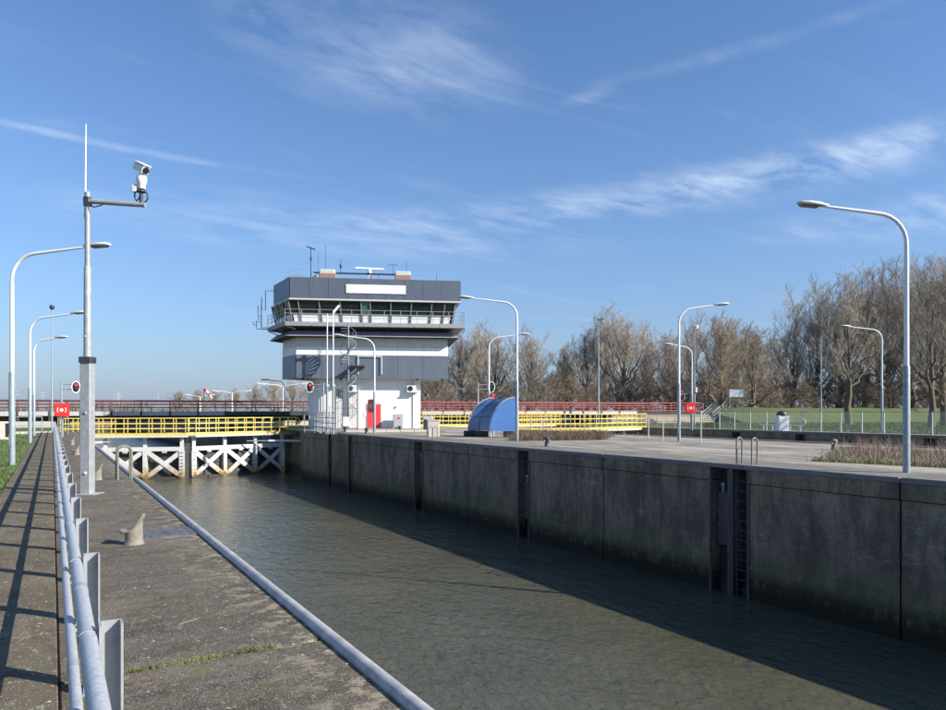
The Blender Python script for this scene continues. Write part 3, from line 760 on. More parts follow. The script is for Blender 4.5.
buoy_box(at(492, 398, 53.2), -YAW - R(70), 'small red lifebuoy box seen edge-on above the blue shelter', .62)

# ------------------------------------------------------------------ lock gates
def gate_leaf(p0, p1, ngate, label, panels=3, full=True, z_deck=-.42, rails='yellow', ext=(0, 0), base_z=-4.6, loop_end=None):
    p0, p1 = Vector((*p0, 0)), Vector((*p1, 0)); d = p1 - p0; L = d.length
    g = empty('lock_gate_leaf', p0, math.atan2(d.y, d.x), label, 'lock gate', 'mitre gate leaves')
    zt = -1.38
    if full:
        MB().box(.05, L - .05, .32, .37, base_z, zt - .05).build('skin_plate', 'gate_skin', g)
        MB().box(0, L, -.12, .30, zt - .34, zt).build('top_beam', 'gate_white', g)
        MB().box(0, L, -.11, .30, base_z, base_z + .35).build('bottom_beam', 'gate_white', g)
        MB().box(0, L, -.05, .30, -4.05, -3.86).build('fender_beam', 'under_dark', g)
        pw = L / panels
        for i in range(panels + 1):
            x = min(max(i * pw, .16), L - .16); w_ = .2 if i in (0, panels) else .16
            MB().box(x - w_, x + w_, -.13, .31, base_z + .36, zt - .345).build('upright', 'gate_white', g)
            MB().box(x - .14, x + .14, -.08, .10, zt + .002, z_deck - .16).build('deck_post', 'gate_white', g)
        for i in range(panels):
            x0, x1 = i * pw + .16, (i + 1) * pw - .16; za, zb = -3.85, zt - .36
            k = .0
            MB().bar((x0, -.10, zb), (x1, -.10, za), .37, .05, (0, 1, 0)).build('diagonal_brace', 'gate_white', g)
            MB().bar((x0, -.045, za), (x1, -.045, zb), .37, .05, (0, 1, 0)).build('diagonal_brace', 'gate_white', g)
            MB().box(x0, x1, .22, .318, -2.75, -2.62).build('rib', 'gate_skin', g)
            MB().bevbox((x0 + x1) / 2 - .2, (x0 + x1) / 2 + .2, -.16, -.125, zt - .5, zt - .33, .02).build('gusset', 'cabinet', g)
        # rungs on the mitre post
        xm = L - .16 if ngate == 'l' else .16
        for i in range(7): MB().box(xm - .12, xm + .12, -.16, -.132, -1.9 - .28 * i, -1.86 - .28 * i).build('rung', 'steel_dark', g)
    a, b = -ext[0], L + ext[1]
    MB().box(a, b, -.62, .62, z_deck - .15, z_deck - .02).build('walkway_deck', 'gate_white', g)
    n = max(2, round((b - a) / .92)); pr = None
    for s_ in (-.58, .58):
        for i in range(n + 1):
            x = a + .04 + (b - a - .08) * i / n
            if pr is None: pr = MB().bar((0, 0, z_deck - .1), (0, 0, z_deck + 1.40), .05, .05, (0, 1, 0)).build('rail_post', rails, g, (x, s_, 0))
            else: again('rail_post', pr, g, (x, s_, 0))
        for z in (1.42, .98, .56): MB().tube([(a, s_, z_deck + z), (b, s_, z_deck + z)], .038, 8).build('rail', rails, g)
        MB().box(a, b, s_ - .012, s_ + .012, z_deck - .01, z_deck + .2).build('toe_board', rails, g)
        if loop_end:
            x = b if loop_end > 0 else a
            MB().tube([(x, s_, z_deck + 1.42)] + [(x + loop_end * .43 * math.sin(R(t)), s_, z_deck + .99 + .43 * math.cos(R(t))) for t in range(15, 181, 15)], .031, 8).build('rail_end', rails, g)
    return g
GA = (9.75, 63.1)
gate_leaf((.9, 66.0), (GA[0] - .30, GA[1]), 'l', 'left white cross-braced lock gate leaf with yellow walkway railing', ext=(.2, .28))
gate_leaf((GA[0] + .32, GA[1]), (18.6, 66.0), 'r', 'right white cross-braced lock gate leaf, partly in shadow, with yellow walkway railing', ext=(-.02, 1.0), loop_end=1)
gs = empty('gate_seal', (GA[0], GA[1] + .1, 0), 0, 'dark timber mitre seal between the two white gate leaves', 'seal')
MB().box(-.26, .26, .0, .3, -4.7, -1.0).build('timber', 'under_dark', gs)
MB().bevbox(-.14, .14, -.1, .1, -1.0, -.62, .02).build('block', 'black', gs)
# hydraulic ram of the right leaf, pipe at left
ram = empty('gate_ram', (18.9, 61.9, -1.05), 0, 'white gate ram between the right wall and the gate leaf', 'ram')
MB().tube([(.7, .2, 0), (-2.4, 1.4, 0)], .1, 12).build('cylinder', 'gate_white', ram); MB().tube([(-2.3, 1.36, 0), (-4.1, 2.1, 0)], .055, 10).build('rod', 'galv', ram)
ram = empty('gate_ram', (1.5, 61.6, -.9), 0, 'white gate ram at the left gate leaf, beyond the ladder handrails', 'ram')
MB().tube([(-.2, .2, 0), (1.9, 2.2, 0)], .09, 12).build('cylinder', 'gate_white', ram); MB().tube([(1.8, 2.1, 0), (2.5, 2.75, 0)], .055, 10).build('rod', 'galv', ram)
# gates of the second chamber: only the walkways show above the island
gate_leaf((XI - .5, 52.2), (41.55, 49.8), 'l', 'near yellow gate walkway over the second chamber, left half', z_deck=-.10, full=True, ext=(.3, 0))
gate_leaf((41.95, 49.8), (XF + .3, 52.2), 'r', 'near yellow gate walkway over the second chamber, right half ending in a taper', z_deck=-.10, full=True, ext=(0, .3))
gate_leaf((XI - .8, 66.2), (41.55, 64.2), 'l', 'pale far gate walkway seen left of the blue shelter', z_deck=.0, full=True, ext=(2.2, 0))
gate_leaf((41.95, 64.2), (XF + .3, 66.2), 'r', 'far gate walkway behind the near yellow one', z_deck=.0, full=True, ext=(0, .3))

# ------------------------------------------------------------------ road bridge behind the lock
BA = R(99.5); BDIR = Vector((math.sin(BA), math.cos(BA), 0)); BN = Vector((math.cos(BA), -math.sin(BA), 0))   # along (to the right), BN away? set below
BO = at(120, 411, 74); BO.z = 0
def bridge():
    rz = math.atan2(BDIR.y, BDIR.x)
    b = empty('road_bridge', BO, rz, 'long low road bridge with red railings crossing behind the lock', 'bridge')
    # local x runs to the right, local y away from the camera
    ZT = 1.52
    MB().box(-70, 62, .35, 9.6, ZT - .35, ZT - .02).build('deck', 'asphalt', b)
    MB().box(-70, 62, 1.0, 9.0, ZT - 1.0, ZT - .36).build('girder', 'under_dark', b)
    x = -68.0; pf = None; pd = None; pb = None
    while x < 61:
        navy = 9.0 < x < 24
        key = 'fascia_navy' if navy else 'fascia'
        if navy:
            o = MB().box(.03, 2.77, .0, .34, ZT - .42, ZT + .02).build('fascia_panel', key, b, (x, 0, 0))
        else:
            if pf is None: pf = MB().box(.03, 2.77, .0, .34, ZT - .42, ZT + .02).build('fascia_panel', key, b, (x, 0, 0))
            else: again('fascia_panel', pf, b, (x, 0, 0))
        if pb is None: pb = MB().box(-.09, .09, -.06, .5, ZT - .95, ZT + .05).build('bracket', 'under_dark', b, (x, 0, 0))
        else: again('bracket', pb, b, (x, 0, 0))
        x += 2.8
    for side, y in (('near', .1), ('far', 9.5)):
        pr = {}
        x = -68.0
        while x < 75:
            m = 'rail_maroon' if x < 24 else 'rail_red'
            if x > 62.5 and side == 'far': break
            if m not in pr: pr[m] = MB().box(-.045, .045, -.05, .05, ZT + .02 if True else 0, ZT + 1.16).build('rail_post', m, b, (x, y, 0))
            else: again('rail_post', pr[m], b, (x, y, 0))
            x += 2.8
        for x0, x1, m in ((-68, 24, 'rail_maroon'), (24, 74.2, 'rail_red')):
            for z, r in ((1.16, .065), (.80, .042), (.46, .042)):
                MB().tube([(x0, y, ZT + z), (x1, y, ZT + z)], r, 8).build('rail', m, b)
            if m == 'rail_red': MB().box(x0, x1, y - .03, y + .03, ZT + .06, ZT + .16).build('kick_board', m, b)
        MB().tube([(74.2, y, ZT + 1.16), (74.6, y, ZT + 1.05), (74.75, y, ZT + .8), (74.6, y, ZT + .55), (74.2, y, ZT + .46)], .05, 8).build('rail_end', 'rail_red', b)
    for x in (-8, 16, 26, 46): MB().bevbox(x - .6, x + .6, 1.2, 8.8, -5, ZT - 1.01, .1).build('pier', 'concrete_light', b)
    ab = empty('bridge_abutment', BO, rz, 'pale sloping concrete abutment at the right end of the bridge', 'abutment')
    MB().hexa([(58, -2.2, -.06), (84, -2.2, -.06), (84, 12, -.06), (58, 12, -.06)], [(60, .0, ZT - .45), (80, .0, ZT - .45), (80, 10, ZT - .45), (60, 10, ZT - .45)]).build('slope', 'road_bank', ab)
    MB().box(62.05, 80, .1, 9.6, ZT - .44, ZT - .01).build('road', 'asphalt', ab)
    al = empty('bridge_abutment', BO, rz, 'beige concrete bridge abutment at the left end beyond the lawn', 'abutment')
    MB().box(-70, -6.0, .42, 9.5, -.06, ZT - 1.02).build('wall', 'sand_wall', al)
    MB().box(-70, -6.2, -.4, .40, -.06, .55).build('plinth', 'fascia', al)
    am = empty('bridge_abutment', BO, rz, 'beige abutment wall between the two chambers, right of the tower', 'abutment')
    MB().box(13.8, 26.5, .6, 9.2, -.06, ZT - 1.03).build('wall', 'sand_wall', am)
bridge()
# dike that carries the road to the right
def dike():
    mb = MB(); prof = [(-7.5, -.12), (-6.5, .15), (-4.2, 1.15), (-2.2, 1.85), (0, 2.05), (7, 2.0), (12, 1.2), (18, -.1)]
    xs = [76 + 6 * i for i in range(60)]; vs = []
    rz = math.atan2(BDIR.y, BDIR.x)
    for i, x in enumerate(xs):
        k = min(1, i / 1.5 + .55)
        for y, z in prof: vs.append((x, y + rng.uniform(-.25, .25), z * (k if z > 0 else 1) + rng.uniform(-.08, .08) * (z > .3)))
    n = len(prof); fs = [(i * n + j, (i + 1) * n + j, (i + 1) * n + j + 1, i * n + j + 1) for i in range(len(xs) - 1) for j in range(n - 1)]
    mb.add(vs, fs, True); tag(mb.build('dike', 'grass_ground', None, BO, (0, 0, rz)), kind='structure')
dike()

# ------------------------------------------------------------------ control tower
TE = azdir(113); TI = azdir(23)
TA = G(319, 428.6)
def tower():
    t = empty('control_tower', TA, math.atan2(TE.y, TE.x), 'white and blue-grey lock control tower with a glazed balcony storey and roof antennas', 'building')
    # local x along the front, local y inward
    lx, ly = -.391, .920
    def plan(xl, xr, yf, ll, dep):
        A, B = (xl, yf), (xr, yf); Fp = (xl + lx * ll, yf + ly * ll)
        return [A, B, (xr, yf + dep), (Fp[0] + 2.2, yf + dep), Fp]
    def solid(name, m, p, z0, z1, p2=None): return MB().hexa([(*q, z0) for q in p], [(*q, z1) for q in (p2 or p)]).build(name, m, t)
    def panels(name, m, pa, pb, z0, z1, n, gap=.03, th=.06, pa2=None, pb2=None, sel=None, widths=None):
        """n panels between plan points pa and pb, standing proud of the core"""
        pa, pb = Vector(pa), Vector(pb); pa2 = Vector(pa2) if pa2 else pa; pb2 = Vector(pb2) if pb2 else pb
        d = (pb - pa); L = d.length; nrm = Vector((d.y, -d.x)).normalized() * th
        for i in range(n):
            if sel and i not in sel: continue
            u0, u1 = (i / n + gap / 2 / L, (i + 1) / n - gap / 2 / L)
            if widths: u0, u1 = widths[i]
            lo = [pa.lerp(pb, u0), pa.lerp(pb, u1)]; hi = [pa2.lerp(pb2, u0), pa2.lerp(pb2, u1)]
            MB().hexa([(*(lo[0] + nrm), z0), (*(lo[1] + nrm), z0), (*lo[1], z0), (*lo[0], z0)], [(*(hi[0] + nrm), z1), (*(hi[1] + nrm), z1), (*hi[1], z1), (*hi[0], z1)]).build(name, m[i % len(m)] if isinstance(m, list) else m, t)
    # base storey
    P0 = plan(0, 9.25, 0, 3.1, 6.0); solid('ground_floor_wall', 'wall_white', P0, -.05, 4.62)
    # middle storey
    P1 = plan(-1.95, 11.65, -.75, 4.1, 7.4); solid('upper_floor_wall', 'panel_light', P1, 4.60, 8.35)
    for pa, pb, n in ((P1[0], P1[1], 6), (P1[4], P1[0], 2), (P1[1], P1[2], 3)):
        panels('grey_panel', 'panel_mid', pa, pb, 4.56, 6.62, n, .02, .09)
        panels('white_panel', 'cladding_white', pa, pb, 6.66, 7.42, n, .012, .08)
        panels('shaded_white_panel', 'panel_shaded_white', pa, pb, 7.45, 8.3, n, .02, .05)  # same white wall as below, shadow under the deck partly painted in
    # flared skirt
    P2 = plan(-2.55, 12.25, -1.35, 4.9, 8.3)
    P3 = plan(-2.7, 12.6, -1.7, 5.3, 8.9)
    PS = plan(-2.3, 12.2, -1.15, 4.7, 8.3); PIX = {p: i for i, p in enumerate(P3)}
    solid('skirt_core', 'under_dark', P1, 8.3, 9.2)
    for pa, pb, n in ((P3[0], P3[1], 7), (P3[4], P3[0], 3), (P3[1], P3[2], 3)): panels('skirt_panel', 'skirt', pa, pb, 8.26, 8.76, n, .02, .06, pa2=PS[PIX[pa]], pb2=PS[PIX[pb]])
    solid('skirt_floor', 'under_dark', P3, 8.2, 8.255)
    # balcony deck
    PD = plan(-2.75, 13.1, -2.2, 5.7, 9.2)
    solid('balcony_deck', 'deck_grey', PD, 9.13, 9.36)
    for pa, pb, n in ((PD[0], PD[1], 7), (PD[4], PD[0], 3)):
        panels('deck_edge', 'deck_grey', pa, pb, 9.10, 9.46, n, .03, .04)
        a, b_ = Vector(pa), Vector(pb)
        for i in range(n + 1):
            q = a.lerp(b_, i / n); inn = Vector((0, 1.0)) if n == 7 else Vector((1.0, .2))
            MB().bar((q.x + inn.x * .1, q.y + inn.y * .1, 9.08), (q.x + inn.x * .9, q.y + inn.y * .9, 8.8), .06, .08).build('deck_bracket', 'steel_dark', t)
    # control room
    PW0 = plan(-2.2, 12.0, -1.05, 5.0, 8.0); PW1 = plan(-2.55, 12.35, -1.45, 5.3, 8.6)
    PC0 = plan(-1.9, 11.7, -.70, 4.8, 7.4); PC1 = plan(-2.25, 12.05, -1.1, 5.0, 8.0)
    solid('control_room', 'dark', PC0, 9.36, 11.55, PC1)
    zz_ = lambda f: None
    def lerp2(a, b_, k): return tuple(Vector(a).lerp(Vector(b_), k))
    k = .34
    PWm = [lerp2(a, b_, k) for a, b_ in zip(PW0, PW1)]
    widths = [(.012, .05), (.06, .17), (.185, .295), (.31, .42), (.435, .475), (.49, .60), (.615, .725), (.74, .85), (.865, .93), (.945, .985)]
    for i0, i1, wd in ((0, 1, widths), (4, 0, [(.04, .30), (.36, .64), (.70, .96)]), (1, 2, [(.04, .30), (.36, .64), (.70, .96)])):
        n = len(wd)
        panels('parapet_panel', 'cladding_white', PW0[i0], PW0[i1], 9.42, 10.22, n, 0, .05, PWm[i0], PWm[i1], widths=wd)
        a0, b0, a1, b1 = PWm[i0], PWm[i1], PW1[i0], PW1[i1]
        panels('window_pane', ['pane', 'pane', 'pane', 'pane', 'pane_green', 'pane', 'pane', 'pane', 'pane', 'pane'] if n == 10 else 'pane', a0, b0, 10.30, 11.46, n, 0, .03, a1, b1, widths=[(max(0, u - .006), min(1, v + .006)) for u, v in wd])
        for u in [0] + [(wd[i][1] + wd[i + 1][0]) / 2 for i in range(n - 1)] + [1]:
            p, q = Vector(PW0[i0]).lerp(Vector(PW0[i1]), u), Vector(PW1[i0]).lerp(Vector(PW1[i1]), u)
            dd = Vector(PW0[i1]) - Vector(PW0[i0]); nn = Vector((dd.y, -dd.x)).normalized() * .06
            MB().bar((p.x + nn.x, p.y + nn.y, 9.40), (q.x + nn.x, q.y + nn.y, 11.52), .10, .12, (nn.x, nn.y, .01)).build('mullion', 'mullion', t)
        a, b_ = Vector(PWm[i0]), Vector(PWm[i1]); dd = (b_ - a); nn = Vector((dd.y, -dd.x)).normalized() * .045
        MB().bar((*(a + nn), 10.26), (*(b_ + nn), 10.26), .09, .07).build('window_sill', 'mullion', t)
    # roof band
    PR = plan(-2.4, 12.75, -1.62, 5.1, 8.8); solid('roof_core', 'under_dark', PR, 11.5, 13.42)
    PRt = plan(-2.47, 12.82, -1.69, 5.15, 8.9); solid('roof_trim', 'trim', PRt, 11.47, 11.62)
    for pa, pb, n in ((PR[0], PR[1], 9), (PR[4], PR[0], 3), (PR[1], PR[2], 4), (PR[3], PR[4], 3), (PR[2], PR[3], 8)):
        panels('roof_panel', 'panel_grey', pa, pb, 11.64, 13.47, n, .025, .07)
    MB().bevbox(2.5, 7.8, -1.75, -1.70, 12.14, 12.92, .01).build('sign_board', 'cladding_white', t)
    # balcony railing
    rl = []
    pth = [Vector(PD[4]), Vector(PD[0]), Vector(PD[1]), Vector(PD[1]) + Vector((0, 4.0))]
    for a, b_ in zip(pth, pth[1:]):
        n = max(2, round((b_ - a).length / 1.5))
        for i in range(n):
            q = a.lerp(b_, i / n)
            MB().tube([(q.x, q.y, 9.44), (q.x, q.y, 10.55)], .028, 6).build('rail_post', 'galv', t)
        for z in (10.55, 10.2, 9.85): MB().tube([(a.x, a.y, z), (b_.x, b_.y, z)], .024, 6).build('rail', 'galv', t)
    # red door with frame, service door, wall box, air conditioners
    x0, x1 = (367 - 319) / 11.03, (380.5 - 319) / 11.03
    MB().box(x0 - .08, x1 + .08, -.035, .02, 0, 2.30).build('door_frame', 'trim', t)
    dr = MB().box(x0, x1, -.06, -.0355, .05, 2.22).build('door', 'door_red', t); tag(dr, 'red steel door')
    MB().tube([(x1 - .1, -.09, 1.0), (x1 - .22, -.09, 1.0)], .015, 6).build('handle', 'galv', dr)
    for xa in (.62 * 9.25 + 2.65, 2.95):
        u = MB().bevbox(-.42, .42, -.36, -.01, 3.35, 3.98, .03).build('air_conditioner', 'white', t, (xa, 0, 0))
        MB().lathe([(.24, 0), (.24, .02), (.2, .03)], 18).build('fan_grille', 'black', u, (-.1, -.362, 3.67), (R(90), 0, 0))
        MB().box(-.55, .55, -.45, -.002, 3.28, 3.33).build('bracket', 'galv', u)
    MB().box(1.5, 1.95, -.03, .01, 2.9, 3.6).build('vent', 'dark', t)
    MB().bevbox(4.0, 4.35, -.03, .01, 1.1, 1.6, .005).build('notice', 'cladding_white', t)
    MB().lathe([(.09, 0), (.09, .06), (.05, .09)], 10).build('wall_lamp', 'mullion', t, (6.95, -.01, 1.95), (R(90), 0, 0))
    MB().tube([(8.55, -.04, .0), (8.55, -.04, 4.5)], .04, 8).build('downpipe', 'trim', t)
    MB().tube([(3.55, -.95, 6.55), (3.55, -.95, 4.95)], .04, 6).build('frame_bar', 'cladding_white', t)
    MB().tube([(5.65, -.95, 6.55), (5.65, -.95, 4.95)], .04, 6).build('frame_bar', 'cladding_white', t)
    MB().tube([(3.5, -.95, 6.55), (5.7, -.95, 6.55)], .04, 6).build('frame_bar', 'cladding_white', t)
    for xx in (-1.4, 2.0, 8.9, 11.2): MB().lathe([(.06, 0), (.12, .05), (.12, .14)], 10).build('floodlight', 'black', t, (xx, -.5, 4.43))
    # spiral stair
    sx, sy, rs_ = 2.75, -2.98, .68
    st = MB().tube([(sx, sy, 0), (sx, sy, 9.3)], .075, 10).build('stair_column', 'steel_mid', t)
    tr = None; n = 46
    for i in range(n):
        a = R(200 + i * 24)
        if tr is None: tr = MB().hexa([(.06, -.05, -.02), (rs_, -.17, -.02), (rs_, .17, -.02), (.06, .05, -.02)], [(.06, -.05, .02), (rs_, -.17, .02), (rs_, .17, .02), (.06, .05, .02)]).build('tread', 'steel_mid', st, (sx, sy, .2 + i * .196), (0, 0, a))
        else: again('tread', tr, st, (sx, sy, .2 + i * .196), (0, 0, a))
    hx = [(sx + rs_ * math.cos(R(200 + i * 12)), sy + rs_ * math.sin(R(200 + i * 12)), 1.2 + i * .098) for i in range(2 * n - 8)]
    MB().tube(hx, .025, 6).build('stair_rail', 'steel_mid', st); MB().tube([(x, y, z - .95) for x, y, z in hx], .03, 6).build('stringer', 'steel_mid', st)
    bl = None
    for i in range(0, 2 * n - 10, 3):
        x, y, z = hx[i]
        if bl is None: bl = MB().tube([(0, 0, -.95), (0, 0, 0)], .014, 5).build('baluster', 'steel_mid', st, (x, y, z))
        else: again('baluster', bl, st, (x, y, z))
    MB().box(sx + .1, sx + 1.4, sy - .3, sy + 2.1, 5.52, 5.6).build('landing', 'steel_dark', t)
    MB().bar((sx + .1, sy, 4.6), (sx + 1.3, sy, 5.5), .08, .08).build('landing_brace', 'steel_dark', t)
    # roof gear
    Z = 13.42
    def px2x(px, y): return (px - 319) / 11.1
    bm_ = MB(); 
    truss = MB().bar((-.5, .2, 14.25), (8.2, .2, 14.25), .14, .14).build('antenna_beam', 'steel_dark', t)
    for xx in (-.4, 4.6, 7.9): 
        MB().bar((xx - .25, .2, Z), (xx, .2, 14.2), .12, .12, (0, 1, 0)).build('beam_leg', 'trim', t); MB().bar((xx + .2, .2, Z), (xx, .2, 14.2), .08, .08, (0, 1, 0)).build('beam_leg', 'steel_dark', t)
    for xx in (.8, 7.6):
        cb = MB().bevbox(-.75, .75, -.5, .5, 0, .62, .04).build('roof_unit', 'brown_box', t, (xx, -.4, Z)); MB().bevbox(-.68, .68, -.45, .45, .62, .98, .05).build('lid', 'lamp_shell', cb)
    rp = MB().lathe([(.16, 0), (.2, .12), (.14, .3), (.1, .36)], 14).build('radar_pedestal', 'white', t, (4.55, .2, 14.32)); 
    MB().bevbox(-1.35, 1.35, -.1, .1, 0, .13, .04).build('radar_bar', 'white', rp, (0, 0, .37), (0, 0, R(8)))
    for xx, z0, z1, yy, r in ((-.75, Z, 16.6, .3, .045), (.55, 14.3, 16.9, .3, .022), (1.95, 14.3, 15.6, .2, .03), (5.4, 13.3, 14.2, .2, .03), (6.7, 14.3, 15.2, .2, .025), (7.95, 14.3, 15.5, .2, .022), (10.7, Z, 14.3, -.5, .022), (-.1, 14.2, 16.1, .3, .015)):
        MB().tube([(xx, yy, z0), (xx, yy, z1)], r, 6).build('antenna', 'steel_dark', t)
    MB().bar((-1.15, .3, 16.65), (-.35, .3, 16.4), .22, .06).build('antenna_head', 'steel_dark', t)
    MB().lathe([(.08, 0), (.1, .15), (.08, .3)], 8).build('antenna_head', 'steel_dark', t, (-.75, .3, 15.4))
    MB().lathe([(.1, 0), (.12, .2), (.08, .35)], 8).build('antenna_head', 'steel_dark', t, (1.95, .2, 14.75))
    for xx, zc in ((6.7, 15.15), (5.4, 13.7)):
        MB().tube([(xx - .5, .2, zc), (xx + .5, .2, zc)], .02, 6).build('dipole', 'steel_dark', t)
        for dx in (-.5, .5): MB().tube([(xx + dx, .2, zc - .25), (xx + dx, .2, zc + .3)], .016, 6).build('dipole', 'galv', t)
    for yy in (-1.2, 1.6): 
        for z in (13.75, 14.15): MB().tube([(-3.2, yy, z - .25), (-1.5, yy, z + .15)], .022, 6).build('roof_rail', 'galv', t)
        for xx in (-3.0, -2.2, -1.6): MB().tube([(xx, yy, Z), (xx, yy, 14.1)], .02, 6).build('roof_rail', 'galv', t)
    # side antennas at the balcony's left end and the roof's left edge
    fx, fy = PD[4]
    for k, (dx, dy, zl, zb) in enumerate(((-.55, -.2, 9.3, 10.6), (-.35, -1.6, 9.3, 11.4), (-.9, -.9, 9.25, 10.0))):
        MB().tube([(fx + .15, fy + dy, zl), (fx + dx, fy + dy, zl), (fx + dx, fy + dy, zb)], .035, 6).build('side_antenna', 'steel_dark', t)
        MB().tube([(fx + dx, fy + dy, (zl + zb) / 2), (fx + dx - .28, fy + dy, (zl + zb) / 2), (fx + dx - .28, fy + dy, zb - .1)], .03, 6).build('side_antenna', 'steel_dark', t)
    rx, ry = PR[4]
    MB().tube([(rx, ry - .4, 12.9), (rx - .75, ry - .4, 12.9), (rx - .75, ry - .4, 11.1), (rx - 1.1, ry - .4, 11.1), (rx - 1.1, ry - .4, 12.3)], .035, 6).build('side_antenna', 'steel_dark', t)
    return t
tower_o = tower()

# grey cabinet by the white wall, cage, poles
cbx = empty('utility_cabinet', TA + TE * 7.15 - TI * .75, math.atan2(TE.y, TE.x), 'grey utility cabinet with a small red mark against the white tower wall', 'cabinet')
MB().bevbox(-.45, .45, -.3, .3, .12, 1.32, .03).build('body', 'cabinet', cbx); MB().box(-.35, .35, -.25, .25, -.01, .12).build('plinth', 'black', cbx)
MB().bevbox(-.41, .41, -.315, -.302, .18, 1.2, .006).build('door', 'cabinet', cbx); MB().lathe([(.11, 0), (.11, .008)], 14).build('red_mark', 'red', cbx, (.05, -.316, .95), (R(90), 0, 0))

def cage():
    o = TA - TI * 4.0
    c = empty('stair_cage', o, math.atan2(TE.y, TE.x), 'grey barred security cage round the foot of the spiral stair', 'cage')
    pr = {}
    def run(x0, y0, x1, y1, h, step=.14, fr=True):
        d = Vector((x1 - x0, y1 - y0)); L = d.length; n = max(1, round(L / step)); 
        for i in range(n + 1):
            q = Vector((x0, y0)) + d * i / n; end = i in (0, n)
            k = (round(h, 2), end)
            if k not in pr: pr[k] = MB().tube([(0, 0, 0), (0, 0, h)], .04 if end else .013, 6).build('bar', 'steel_mid', c, (q.x, q.y, 0))
            else: again('bar', pr[k], c, (q.x, q.y, 0))
        for z in (.12, h * .5, h - .03): MB().tube([(x0, y0, z), (x1, y1, z)], .022, 6).build('cross_bar', 'steel_mid', c)
    run(1.45, 0, 2.3, 0, 3.7); run(2.3, 0, 3.55, 0, 3.7); run(3.55, 0, 3.55, 3.3, 3.7); run(1.45, 0, 1.45, 3.3, 3.7)
    MB().box(2.35, 2.9, -.03, -.01, .3, 1.1).build('notice', 'cladding_white', c)
    MB().box(2.31, 2.72, .02, .04, .1, 3.6).build('mesh_panel', 'steel_mid', c); MB().box(1.5, 1.78, .02, .04, .1, 3.6).build('mesh_panel', 'steel_mid', c)
cage()
def railing(name, pts, H, label, m='galv', step=1.5, rails=(1., .55), group=None, cat='railing', r=.028):
    c = empty(name, pts[0], 0, label, cat, group); p0 = Vector(pts[0]); post = None
    for a, b in zip(pts, pts[1:]):
        a, b = Vector(a) - p0, Vector(b) - p0; n = max(1, round((b - a).length / step))
        for i in range(n + 1):
            q = a.lerp(b, i / n)
            if post is None: post = MB().tube([(0, 0, -.02), (0, 0, H)], r * 1.1, 8).build('post', m, c, q)
            else: again('post', post, c, q)
        for z in rails: MB().tube([(*a.xy, a.z + H * z), (*b.xy, b.z + H * z)], r, 8).build('rail', m, c)
    return c
def gp(px, py, z=0): v = G(px, py, z); return (v.x, v.y, z)
railing('quay_railing', [gp(304.5, 432.3), gp(331, 433.6)], 1.35, 'grey railing at the lock head corner left of the stair cage', step=.75, rails=(1, .66, .33))
railing('quay_railing', [gp(317, 431.5), gp(322, 433.2), gp(336, 434.2)], 1.5, 'second grey railing crossing in front of the stair cage', step=.6, rails=(1, .75, .5, .25))
for px, yt, lb in ((327.2, 314, 'left of two thin white poles before the control tower'), (333.2, 312, 'right of two thin white poles before the control tower')):
    b = G(px, 434); D = CAM_H * F_PX / (434 - HORIZ); H = at(px, yt, D).z
    m = empty('antenna_pole', b, 0, lb, 'pole', 'twin poles before the tower')
    MB().tube([(0, 0, -.02), (0, 0, 3.4)], .085, 10).build('sleeve', 'galv', m); MB().tube([(0, 0, 3.35), (0, 0, H)], .04, 10).build('pole', 'pole_white', m)
    MB().bevbox(-.12, .12, -.12, .12, 3.3, 3.5, .02).build('clamp', 'galv', m)
    if px > 330: MB().bar((0, 0, H), (.45, .1, H + .5), .12, .12).build('camera_housing', 'white', m)

# pale concrete box, shelter
cb = empty('concrete_box', G(433, 436.5), -YAW + R(8), 'pale concrete cabinet on the quay left of the blue shelter', 'cabinet')
MB().bevbox(-.38, .38, -.3, .3, -.01, 1.0, .04).build('body', 'concrete_light', cb); MB().bevbox(-.41, .41, -.33, .33, 1.0, 1.06, .02).build('cap', 'concrete_light', cb)
# little boxes behind it near the tower corner
tb = empty('control_cabinet', G(428, 431.5), -YAW, 'small dark control cabinet behind the pale concrete box', 'cabinet')
MB().bevbox(-.35, .35, -.25, .25, -.01, .95, .04).build('body', 'steel_dark', tb); MB().bevbox(-.4, .4, -.3, .3, .95, 1.2, .05).build('hood', 'trim', tb)

